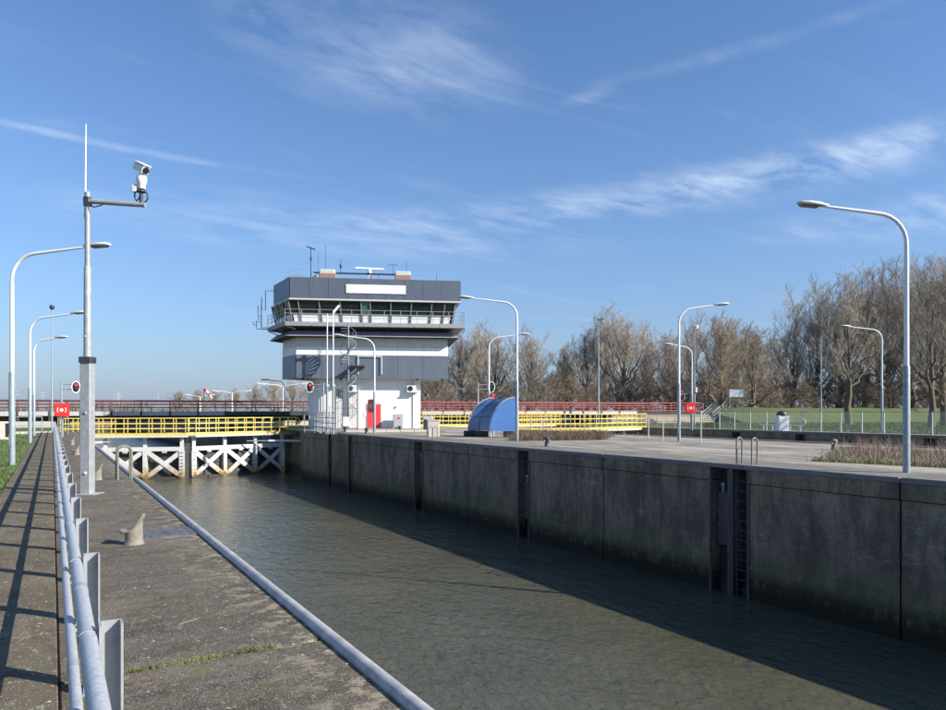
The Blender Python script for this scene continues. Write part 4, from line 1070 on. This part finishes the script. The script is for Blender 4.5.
def shelter():
    D = CAM_H * F_PX / (437.5 - HORIZ)
    p = at(490, 437.5, D); p.z = 0
    # end panel plane: local x to the right along azimuth 120, local y = length direction going away to the left
    s_ = empty('bicycle_shelter', p, -R(28), 'quarter-round shelter with a blue end panel and clear curved roof', 'shelter')
    W, H, zb = 1.55, 2.42, .38; Ly = 2.4
    def prof(n=14, r=1.0): return [(W - W * r * math.cos(R(90 * i / n)), zb + (H - zb) * r * math.sin(R(90 * i / n))) for i in range(n + 1)]
    out = prof() + [(W + .12, H), (W + .12, zb)]
    MB().extr(out, -.03, .03).build('end_panel', 'blue', s_)
    sk = Vector((-.62, 1.0)).normalized()
    # shed runs back and to the left
    def sh(x, z, k): return (x + sk.x * Ly * k, sk.y * Ly * k, z)
    pr = prof(14); n = len(pr)
    for j in range(2):
        for i in range(0, n - 1, 2):
            a, b, c_ = pr[i], pr[i + 1], pr[i + 2] if i + 2 < n else pr[i + 1]
            k0, k1 = j / 2 + .02, (j + 1) / 2 - .02
            vs = [sh(*a, k0), sh(*b, k0), sh(*c_, k0), sh(*a, k1), sh(*b, k1), sh(*c_, k1)]
            MB().add(vs, [(0, 1, 4, 3), (1, 2, 5, 4)], True).build('roof_pane', 'canopy', s_)
    for k in (0.02, .5, .99):
        MB().tube([sh(x, z + .02, k) for x, z in pr], .035 if k != .5 else .02, 8).build('roof_rib', 'trim' if k != .5 else 'steel_dark', s_)
    for i in (0, 4, 8, 12): MB().tube([sh(*pr[i], 0), sh(*pr[i], 1)], .016, 6).build('purlin', 'steel_dark', s_)
    MB().extr([(x + sk.x * Ly, z) for x, z in out], sk.y * Ly - .02, sk.y * Ly + .02).build('end_panel', 'blue', s_)
    MB().hexa([sh(W + .09, zb, 0), sh(W + .12, zb, 0), sh(W + .12, zb, 1), sh(W + .09, zb, 1)], [sh(W + .09, H, 0), sh(W + .12, H, 0), sh(W + .12, H, 1), sh(W + .09, H, 1)]).build('back_panel', 'blue', s_)
    for x, k in ((.08, .03), (.08, .97), (1.0, .03), (W + .05, .03), (W + .05, .97)):
        q = sh(x, 0, k); MB().tube([(q[0], q[1], -.02), (q[0], q[1], zb + .06)], .04, 8).build('leg', 'trim', s_)
    for x, k, w_ in ((.1, .45, .42), (-.05, .85, .42), (W - .25, .12, .3)):
        q = sh(x, 0, k); MB().bevbox(q[0] - w_, q[0] + w_, q[1] - .25, q[1] + .25, -.01, .36, .03).build('ballast_block', 'black', s_)
shelter()

# ------------------------------------------------------------------ right bank: fence, sign, stairs, cabinet
def wire_fence():
    x = XF + 1.25; y0, y1 = 6.0, 43.2
    f = empty('wire_fence', (x, y0, 0), 0, 'long see-through wire fence with pale posts on the far bank', 'fence')
    n = round((y1 - y0) / 1.6); H = 1.55; post = None
    for i in range(n + 1):
        y = (y1 - y0) * i / n
        if post is None: post = MB().bevbox(-.045, .045, -.045, .045, -.02, H, .01).build('post', 'trim', f, (0, y, 0))
        else: again('post', post, f, (0, y, 0))
    pn = None; st = (y1 - y0) / n
    for i in range(n):
        if pn is None:
            mb = MB()
            k = 0
            yy = .06
            while yy < st - .04: mb.box(-.004, .004, yy - .0055, yy + .0055, .06, H - .03); yy += .055
            z = .08
            while z < H: mb.box(-.010, -.0045, .04, st - .04, z - .004, z + .004); z += .2
            pn = mb.build('mesh_panel', 'mesh_wire', f, (0, (y1 - y0) * i / n, 0)); 
        else: again('mesh_panel', pn, f, (0, (y1 - y0) * i / n, 0))
    MB().tube([(0, 0, H), (0, y1 - y0, H)], .022, 6).build('top_rail', 'mesh_wire', f)
wire_fence()
railing('quay_railing', [(XF + .8, 43.4, 0), (XF + .8, 62, 0)], 1.15, 'thin grey railing along the far chamber wall below the bridge end', step=2.2, rails=(1, .5))
railing('quay_railing', [(XI - .7, 46.2, .04), (XI - .7, 41.2, .04)], 1.1, 'short thin railing at the island edge near the leaning lamp', step=2.5, rails=(1,))
sg = empty('sign_board', at(737, 411, 90), -YAW, 'pale rectangular sign board on two posts on the dike', 'sign'); zb = sg.location.z
H = at(0, 389.5, 90).z - zb; h2 = at(0, 397, 90).z - zb
MB().bevbox(-.98, .98, -.03, .03, h2, H, .01).build('board', 'white', sg)
for x in (-.85, .85): MB().tube([(x, .06, -zb), (x, .06, H - .05)], .05, 8).build('post', 'trim', sg)
stp = empty('dike_stairs', (0, 0, 0), 0, 'steep stair with two handrails up the dike beside the bridge end', 'stairs')
a = at(707, 421, 88); b = at(721, 409, 91)
off = (b - a).cross(Vector((0, 0, 1))).normalized() * .7
for k in (-1, 1):
    for dz, r in ((1.0, .05), (.55, .035)): MB().tube([a + off * k + Vector((0, 0, dz)), b + off * k + Vector((0, 0, dz))], r, 8).build('handrail', 'galv', stp)
    for u in (0, .5, 1): q = a.lerp(b, u) + off * k; MB().tube([q + Vector((0, 0, -.1)), q + Vector((0, 0, 1.0))], .04, 8).build('post', 'galv', stp)
for i in range(9):
    q = a.lerp(b, (i + .5) / 9); MB().bar(q - off, q + off, .28, .06).build('step', 'concrete_light', stp)
kb = empty('ticket_cabinet', (XF + .95, *G(783, 431).yz)[:3], 0, 'pale pillar cabinet with a dark domed top by the wire fence', 'cabinet')
kb.location = (XF + .85, 36.6, 0); kb.rotation_euler = (0, 0, -YAW)
MB().bevbox(-.42, .42, -.35, .35, -.01, 1.25, .04).build('body', 'white', kb)
MB().lathe([(.42, 0), (.42, .12), (.36, .26), (.2, .36), (.05, .39)], 18).build('dome', 'steel_dark', kb, (0, 0, 1.25))
MB().box(-.28, .28, -.362, -.351, .25, 1.05).build('door', 'white', kb)
for k, (dy, lb) in enumerate(((1.35, 'white loop barrier left of the domed pillar cabinet'), (-1.15, 'white loop barrier right of the domed pillar cabinet'))):
    lo = empty('loop_barrier', (XF + .9, 36.6 + dy, 0), R(90), lb, 'barrier', 'loop barriers by the cabinet')
    Wd = .62
    pts = [(-Wd, 0, .45), (Wd, 0, .45)] + [(Wd + .28 * math.sin(R(t)), 0, .73 - .28 * math.cos(R(t))) for t in range(30, 180, 30)] + [(Wd, 0, 1.01), (-Wd, 0, 1.01)] + [(-Wd - .28 * math.sin(R(t)), 0, .73 + .28 * math.cos(R(t))) for t in range(30, 180, 30)] + [(-Wd, 0, .45)]
    MB().tube(pts, .04, 8).build('loop', 'white', lo)
    for x in (-Wd * .7, Wd * .7): MB().tube([(x, 0, -.02), (x, 0, .45)], .04, 8).build('leg', 'white', lo)
# thin marker posts and small bollards on the island
for px, py, h, lb in ((663, 441.5, 1.0, 'thin pale marker post left of the leaning lamp'), (701, 443.5, 1.55, 'thin pale marker post right of the leaning lamp'), (648.5, 439, 1.1, 'thin pale marker post at the end of the yellow walkway')):
    m = empty('marker_post', G(px, py), 0, lb, 'post', 'thin posts on the island'); MB().tube([(0, 0, -.01), (0, 0, h)], .028, 8).build('post', 'trim', m); MB().bevbox(-.05, .05, -.05, .05, h, h + .05, .01).build('cap', 'trim', m)
for i, (px, py, lb) in enumerate(((547, 446.5, 'small dark quay bollard right of the blue shelter'), (366.5, 433.8, 'small quay bollard left of the tower lamp post'), (399.5, 431.5, 'small quay bollard right of the red door'), (345, 432.5, 'small quay bollard at the stair cage'), (834, 449.5, 'small pale bollard behind the dry grass bed'))):
    m = empty('quay_bollard', G(px, py), 0, lb, 'bollard', 'small bollards on the right quay')
    MB().lathe([(.13, 0), (.13, .04), (.1, .08), (.1, .3), (.14, .34), (.14, .4), (.06, .44)], 14).build('post', 'bollard' if i in (4,) else 'steel_dark', m)
    MB().tube([(-.2, 0, .26), (.2, 0, .26)], .04, 8).build('cross_bar', 'bollard', m)
# low timber kerb before the tower
kb2 = empty('quay_kerb', G(343, 432.3), math.atan2((G(428, 431.8) - G(343, 432.3)).y, (G(428, 431.8) - G(343, 432.3)).x), 'low pale kerb running along the quay in front of the tower', 'kerb')
Lk = (G(428, 431.8) - G(343, 432.3)).length
for i in range(6): MB().bevbox(Lk * i / 6 + .02, Lk * (i + 1) / 6 - .02, -.1, .1, -.02, .16, .02).build('kerb_stone', 'concrete_light', kb2)

# planting beds
def bed(name, corners, n, m, hm, hx, wd, lean, label, cat, z=0.0, edge=.0):
    P = [Vector(c) for c in corners]; pts = []
    for k in range(n):
        u, v = rng.random(), rng.random()
        q = P[0].lerp(P[1], u).lerp(P[3].lerp(P[2], u), v); pts.append((q.x + rng.gauss(0, edge), q.y + rng.gauss(0, edge), z))
    return blades(name, m, pts, hm, hx, wd, lean, label, cat)
def soil(corners, m, dz=.012):
    q = [(c.x, c.y) for c in corners]
    tag(MB().hexa([(x, y, -.02) for x, y in q], [(x, y, dz) for x, y in q]).build('planting_bed', m), kind='structure')
b1 = [G(512, 441.2), G(603, 440.2), G(612, 434.5), G(512, 434.0)]
soil(b1, 'soil'); bed('low_heather', b1, 11000, 'heather', .08, .5, .009, 1.1, 'low brown clipped heath bed in front of the yellow walkway', 'shrubs', edge=.22)
b2 = [Vector((XR + 3.5, 13.0, 0)), Vector((XR + 4.2, -2, 0)), Vector((XR + 11.0, -2, 0)), Vector((XR + 10.5, 15.5, 0))]
b2 = [G(812, 461.5), Vector((25.0, -2, 0)), Vector((31.5, -2, 0)), G(838, 447)]
soil(b2, 'soil'); bed('dry_grass', b2, 9000, 'dry_grass', .04, .26, .008, 1.2, 'dry straw-coloured grass bed behind the right lamp', 'grass', edge=.3)
pts = []
while len(pts) < 3600:
    u, v = rng.random(), rng.random(); q = b2[0].lerp(b2[1], u).lerp(b2[3].lerp(b2[2], u), v)
    for k in range(rng.randint(3, 26)): pts.append((q.x + rng.gauss(0, .10), q.y + rng.gauss(0, .10), 0))
blades('dry_stalks', 'dry_stem', pts, .15, .8, .0055, .8, 'reddish dead stalks standing in the dry grass bed', 'plants')
e2 = [b2[0] + (b2[1] - b2[0]) * 0, b2[1], b2[1] + Vector((.9, 0, 0)), b2[0] + Vector((.55, .35, 0))]
bed('bed_edge_grass', e2, 4000, 'blade_moss', .05, .16, .009, .9, 'green grass edging along the front of the dry bed', 'grass')
pts = []
x0 = XF + 1.5
for k in range(30000):
    q = at(rng.uniform(705, 960), 420, rng.uniform(48, 98)); 
    if q.x > x0: pts.append((q.x, q.y, -.06))
blades('lawn_grass', 'blade', pts, .06, .2, .03, .9, 'green lawn on the far bank behind the wire fence', 'grass')

# ------------------------------------------------------------------ trees
def tree_proto(seed, H, width, trunk_r, fork=.14, limbs=15, n2=11, n3=9, n4=8, up=.5, low=.25):
    """bare tree with a domed crown: limbs fan from the trunk to a dome, then carry branches, branchlets and twigs"""
    r = random.Random(seed); tm, cm = MB(), MB()
    def tri(a, b, r0, r1):
        d = b - a
        if d.length < 1e-6: return
        x = d.orthogonal().normalized(); y = d.normalized().cross(x); o = len(cm.v); t0 = r.uniform(0, 2)
        for p, q in ((a, r0), (b, r1)):
            for k in range(3):
                t = t0 + 2.0944 * k; cm.v.append(tuple(p + (x * math.cos(t) + y * math.sin(t)) * q))
        cm.f.extend([(o + k, o + (k + 1) % 3, o + 3 + (k + 1) % 3, o + 3 + k) for k in range(3)])
    def poly(p, d, L, segs, wob, lift):
        pts = [p.copy()]
        for i in range(segs):
            d = (d + Vector((r.gauss(0, wob), r.gauss(0, wob), r.gauss(0, wob) + lift))).normalized(); p = p + d * (L / segs); pts.append(p.copy())
        return pts
    def sample(pts, t):
        f = t * (len(pts) - 1); i = min(int(f), len(pts) - 2); return pts[i].lerp(pts[i + 1], f - i), (pts[i + 1] - pts[i]).normalized()
    def side(d, ang):
        x = d.orthogonal().normalized(); x.rotate(Matrix.Rotation(r.uniform(0, 6.283), 3, d)); return (d * math.cos(ang) + x * math.sin(ang)).normalized()
    top = Vector((r.gauss(0, .02) * H, r.gauss(0, .02) * H, H * .80))
    trunk = [Vector((0, 0, -.2)), Vector((r.gauss(0, .1), r.gauss(0, .1), H * .12))]
    for i in range(1, 8): trunk.append(trunk[1].lerp(top, i / 7) + Vector((r.gauss(0, .018), r.gauss(0, .018), 0)) * H * .5)
    tm.tube(trunk, [trunk_r * 1.25, trunk_r] + [trunk_r * (1 - .86 * i / 7) for i in range(1, 8)], 9, caps=False)
    allb = []
    for i in range(limbs):
        u = (i + r.random() * .7) / limbs
        el_ = R(14 + 74 * u + r.uniform(-6, 6)); a = 2.39996 * i + r.uniform(-.35, .35); k = r.uniform(.80, 1.02)
        tgt = Vector((math.cos(a) * math.cos(el_) * width / 2 * k, math.sin(a) * math.cos(el_) * width / 2 * k, H * (low + (1 - low) * math.sin(el_) * k)))
        st, _ = sample(trunk, min(.95, fork + (.85 - fork) * u * r.uniform(.5, .95)))
        mid = st.lerp(tgt, .5) + Vector((0, 0, -.05 * H * (1 - u))) + Vector((r.gauss(0, .03), r.gauss(0, .03), r.gauss(0, .02))) * H
        pts = []
        for j in range(8):
            t = j / 7; q = st * (1 - t) ** 2 + mid * 2 * t * (1 - t) + tgt * t * t
            if 0 < j < 7: q = q + Vector((r.gauss(0, .010), r.gauss(0, .010), r.gauss(0, .007))) * H
            pts.append(q)
        L = (tgt - st).length; r0 = trunk_r * (.48 - .26 * u)
        tm.tube(pts, [r0 * (1 - .86 * j / 7) for j in range(8)], 6, caps=False); allb.append((pts, L, r0))
    allb.append((trunk[3:], H * .45, trunk_r * .3))
    for pts, L, r0 in allb:
        for j in range(n2):
            t = .22 + .78 * (j + r.random()) / n2; p, d = sample(pts, min(t, .985)); l = L * r.uniform(.22, .40) * (1.25 - .7 * t)
            p3 = poly(p, (side(d, R(r.uniform(28, 62))) + Vector((0, 0, up * .5))).normalized(), l, 4, .13, .05)
            rb = max(.03, r0 * .26 * (1.2 - t))
            for q in range(4): tri(p3[q], p3[q + 1], rb * (1 - .2 * q), rb * (1 - .2 * (q + 1)))
            for k in range(n3):
                t3 = .12 + .88 * (k + r.random()) / n3; q, d3 = sample(p3, min(t3, .99)); l4 = l * r.uniform(.30, .52)
                p4 = poly(q, (side(d3, R(r.uniform(24, 58))) + Vector((0, 0, up * .5))).normalized(), l4, 2, .15, .05)
                tri(p4[0], p4[1], .017, .013); tri(p4[1], p4[2], .013, .009)
                for m in range(n4):
                    q4, d4 = sample(p4, min(.99, .1 + .9 * (m + r.random()) / n4)); l5 = max(.35, l4 * r.uniform(.4, .75))
                    tri(q4, q4 + (side(d4, R(r.uniform(18, 52))) + Vector((0, 0, up * .5))).normalized() * l5, .0085, .005)
    me = bpy.data.meshes.new('crown'); me.from_pydata(cm.v, [], cm.f); me.update()
    return tm.mesh('trunk'), me
protos = [
    tree_proto(11, 19, 12.5, .30, fork=.10, limbs=15, up=.8, low=.18, n2=10, n3=8, n4=6),
    tree_proto(23, 18, 15.0, .36, fork=.12, limbs=16, up=.6, low=.2, n2=11, n3=8, n4=7),
    tree_proto(37, 15, 15.5, .34, fork=.08, limbs=18, up=.45, low=.12),
    tree_proto(41, 20, 15.0, .42, fork=.26, limbs=15, up=.5, low=.32, n2=10, n3=7, n4=5),
    tree_proto(53, 9, 9.0, .13, fork=.02, limbs=14, n2=8, n3=7, n4=5, up=.6, low=.05),
]
HTS = [19, 18, 15, 20, 9]
# a material variant per prototype
pm = [('bark', 'twig_grey'), ('bark', 'twig'), ('bark', 'twig'), ('bark', 'twig_grey'), ('bark', 'twig_dark')]
for (a_, b_), (m1, m2) in zip(protos, pm): a_.materials.append(MATS[m1]); b_.materials.append(MATS[m2])
def tree(px, D, ytop, k, label, group, wide=1.0, z=0.0, cat='tree', name='bare_tree', twig=None):
    p = at(px, 420, D); p.z = z; H = at(px, ytop, D).z - z; s_ = H / HTS[k]
    t = empty(name, p, rng.uniform(0, 6.28), label, cat, group); t.scale = (s_ * wide, s_ * wide, s_)
    o = link('trunk', protos[k][0], None, t); link('crown', protos[k][1], None, t)
    return t
tree(849, 86, 288, 3, 'bare forked tree standing alone on the lawn behind the wire fence', 'trees on the lawn', 1.05)
tree(931, 68, 262, 3, 'left of the two close bare trunks at the right edge', 'trees on the lawn', .85)
tree(944, 74, 258, 1, 'right of the two close bare trunks at the right edge', 'trees on the lawn', .9)
tree(975, 62, 250, 3, 'bare tree cut by the right edge of the picture', 'trees on the lawn', .9)
W = 'bare woodland trees behind the bridge and dike'
ORD = ('first second third fourth fifth sixth seventh eighth ninth tenth eleventh twelfth thirteenth fourteenth fifteenth sixteenth seventeenth eighteenth nineteenth twentieth '
       'twenty-first twenty-second twenty-third twenty-fourth twenty-fifth twenty-sixth twenty-seventh twenty-eighth twenty-ninth thirtieth').split()
woods = sorted([(436, 150, 346, 1, 1.1), (462, 145, 330, 1, 1.1), (494, 142, 325, 1, 1.15), (528, 140, 329, 1, 1.1), (478, 168, 330, 0, 1.4),
        (566, 150, 347, 2, .8), (588, 142, 322, 1, 1.05), (622, 138, 308, 1, 1.2), (646, 150, 324, 0, 1.0), (604, 168, 320, 0, 1.3),
        (668, 146, 334, 2, .9), (692, 136, 318, 1, 1.0), (720, 112, 316, 2, 1.0), (752, 116, 326, 2, 1.05), (736, 160, 322, 0, 1.3), (776, 150, 334, 1, 1.0),
        (793, 138, 306, 0, 1.2), (816, 130, 287, 0, 1.2), (840, 124, 278, 0, 1.2), (866, 130, 270, 0, 1.25), (890, 122, 264, 0, 1.2), (913, 126, 263, 0, 1.2), (938, 130, 260, 0, 1.2), (962, 118, 258, 1, 1.0),
        (878, 165, 290, 1, 1.3)])
for i, (px, D, yt, k, wd) in enumerate(woods):
    pl = 'in front of' if D < 120 else ('at the back of' if D > 155 else 'within')
    tree(px, D, yt, k, 'bare tree %s the wood behind the dike, %s from the tower' % (pl, ORD[i]), W, wd)
U = 'dark bare undergrowth shrubs at the foot of the wood'
for i in range(28):
    px = 430 + 20 * i + rng.uniform(-6, 6); D = rng.uniform(112, 135)
    tree(px, D, rng.uniform(366, 384), 4, 'dark bare undergrowth shrub at the foot of the wood, %s from the tower' % ORD[i], U, rng.uniform(1.3, 1.8), cat='shrub', name='bare_shrub')
for i in range(20):
    px = 425 + 28 * i + rng.uniform(-8, 8); D = rng.uniform(170, 190)
    tree(px, D, rng.uniform(362, 378), 4, 'hazy bare thicket shrub deep behind the wood, %s from the tower' % ORD[i], 'thicket shrubs behind the wood', rng.uniform(1.4, 1.8), cat='shrub', name='bare_shrub')
FARL = 'far bare trees left of the tower'
for i, (px, D, yt, k) in enumerate(((180, 250, 391, 2), (198, 240, 390, 2), (216, 245, 389, 1), (236, 235, 389, 2), (256, 225, 385, 1), (274, 215, 381, 2), (292, 205, 379, 1), (312, 200, 379, 1))):
    tree(px, D, yt, k, 'brown tree in the far row beyond the bridge, %s from the left' % ORD[i], FARL, 1.3)
# far hedge of woodland on the left horizon
mb = MB()
for i in range(9000):
    a0 = R(rng.uniform(-40, 10)); Dd = rng.uniform(620, 900); h = (3.5 + 5 * (.5 + .5 * math.sin(a0 * 31 + 2 * math.sin(a0 * 57)))) * rng.uniform(.5, 1.15)
    x, y = Dd * math.sin(a0), Dd * math.cos(a0); w_ = rng.uniform(.15, .6); l = rng.uniform(-1.5, 1.5); b0 = rng.uniform(0, 3.14); c_, s_ = math.cos(b0) * w_, math.sin(b0) * w_
    mb.v += [(x - c_, y - s_, -.1), (x + c_, y + s_, -.1), (x + l + c_ * .4, y + s_ * .4, h), (x + l - c_ * .4, y - s_ * .4, h)]; o_ = len(mb.v) - 4; mb.f.append((o_, o_ + 1, o_ + 2, o_ + 3))
tag(mb.build('far_wood', 'far_wood'), 'far hazy strip of woodland on the left horizon', 'wood', kind='stuff')
# pylons
def pylon(px, D, yt, label):
    p = at(px, 410, D); p.z = 0; H = at(px, yt, D).z
    t = empty('power_pylon', p, rng.uniform(0, 1), label, 'pylon', 'far power pylons')
    mb = MB()
    for sx in (-1, 1):
        for sy in (-1, 1): mb.bar((sx * 4, sy * 4, 0), (sx * .5, sy * .5, H), .5, .5, (1, 0, 0))
    for i in range(6):
        z0, z1 = H * i / 6, H * (i + 1) / 6; a, b = 4 - 3.5 * i / 6, 4 - 3.5 * (i + 1) / 6
        for sy in (-1, 1): mb.bar((-a, sy * a, z0), (b, sy * b, z1), .3, .3, (0, 1, 0)); mb.bar((a, sy * a, z0), (-b, sy * b, z1), .3, .3, (0, 1, 0))
    mb.build('tower', 'pylon', t)
    for z, w_ in ((.72, 9), (.86, 7)): MB().bar((-w_, 0, H * z), (w_, 0, H * z), .5, .8).build('cross_arm', 'pylon', t)
pylon(157, 1500, 392, 'far power pylon nearest the tower on the left horizon'); pylon(178, 1700, 393, 'far power pylon just left of the flag'); pylon(118, 1600, 391, 'far power pylon right of the camera mast')
pylon(14, 1500, 388, 'far power pylon at the left edge'); pylon(42, 1700, 390, 'far power pylon behind the left lamps')

# twin-arm road lamps beyond the bridge, flag
for px, D, ya, yb, sp, lb in ((283, 86, 384, 386.5, 20.5, 'nearest twin-arm road lamp beyond the bridge'), (232, 118, 391, 393, 15, 'middle twin-arm road lamp beyond the bridge'), (200, 153, 395, 397, 11.5, 'farthest twin-arm road lamp beyond the bridge')):
    p = at(px, 420, D); p.z = 0; t = empty('road_lamp', p, -YAW, lb, 'street lamp', 'twin-arm road lamps')
    zc = at(px, yb, D).z; zt = at(px, ya, D).z; L = sp / F_PX * D
    MB().tube([(0, 0, -.1), (0, 0, zc)], .12, 10).build('pole', 'white', t)
    for s_ in (-1, 1):
        MB().tube([(0, 0, zc - .15), (s_ * .5, 0, zc + .12), (s_ * L, 0, zt)], .07, 8).build('arm', 'white', t)
        MB().bevbox(-.5, .5, -.14, .14, -.05, .12, .04).build('lamp_head', 'white', t, (s_ * (L + .2), 0, zt), (0, R(-6 * s_), 0))
p = at(284, 420, 80); p.z = 0
dl = empty('road_lamp', p, -YAW, 'dark single-arm road lamp above the nearest twin-arm lamp', 'street lamp'); zc = at(0, 381, 80).z
MB().tube([(0, 0, -.1), (0, 0, zc - .4), (-.3, 0, zc - .05), (-1.8, 0, zc + .1)], .05, 8).build('pole', 'steel_dark', dl); MB().bevbox(-.45, .45, -.13, .13, 0, .14, .04).build('lamp_head', 'steel_dark', dl, (-2.1, 0, zc + .08))
p = at(204, 420, 110); p.z = 0
fl = empty('wind_sock', p, -YAW, 'small red and white windsock on a pole beyond the bridge', 'windsock'); zc = at(0, 388, 110).z
MB().tube([(0, 0, -.1), (0, 0, zc)], .05, 8).build('pole', 'steel_dark', fl)
for i, m in enumerate(('red', 'white', 'red', 'white')): MB().tube([(.1 + .28 * i, 0, zc - .1 - .38 * i), (.1 + .28 * (i + 1) - .01, 0, zc - .1 - .38 * (i + 1))], [.24 - .03 * i, .21 - .03 * i], 10).build('sock_band', m, fl)

# grey railing and litter bin at the far end of the left path
railing('quay_railing', [gp(15, 434.5), gp(42, 434.2)], 1.2, 'grey pipe railing across the far end of the left lawn', step=1.6, rails=(1, .5))
railing('quay_railing', [gp(58, 433.5), gp(68, 434.0)], 1.2, 'short grey gate railing at the left end of the yellow walkway', step=.8, rails=(1, .5))
lb_ = empty('litter_bin', G(4, 438.5), 0, 'small pale box with a dark front at the far left edge of the lawn', 'bin')
MB().bevbox(-.4, .4, -.4, .4, -.06, 1.0, .05).build('body', 'concrete_light', lb_); MB().box(.1, .38, -.43, -.401, .1, .9).build('front', 'black', lb_)
kf = empty('kerb', (-24, 60.6, 0), 0, 'pale kerb closing off the far end of the left lawn', 'kerb')
for i in range(12): MB().bevbox(2 * i + .01, 2 * i + 1.99, -.1, .1, -.1, .12, .02).build('kerb_stone', 'fascia', kf)
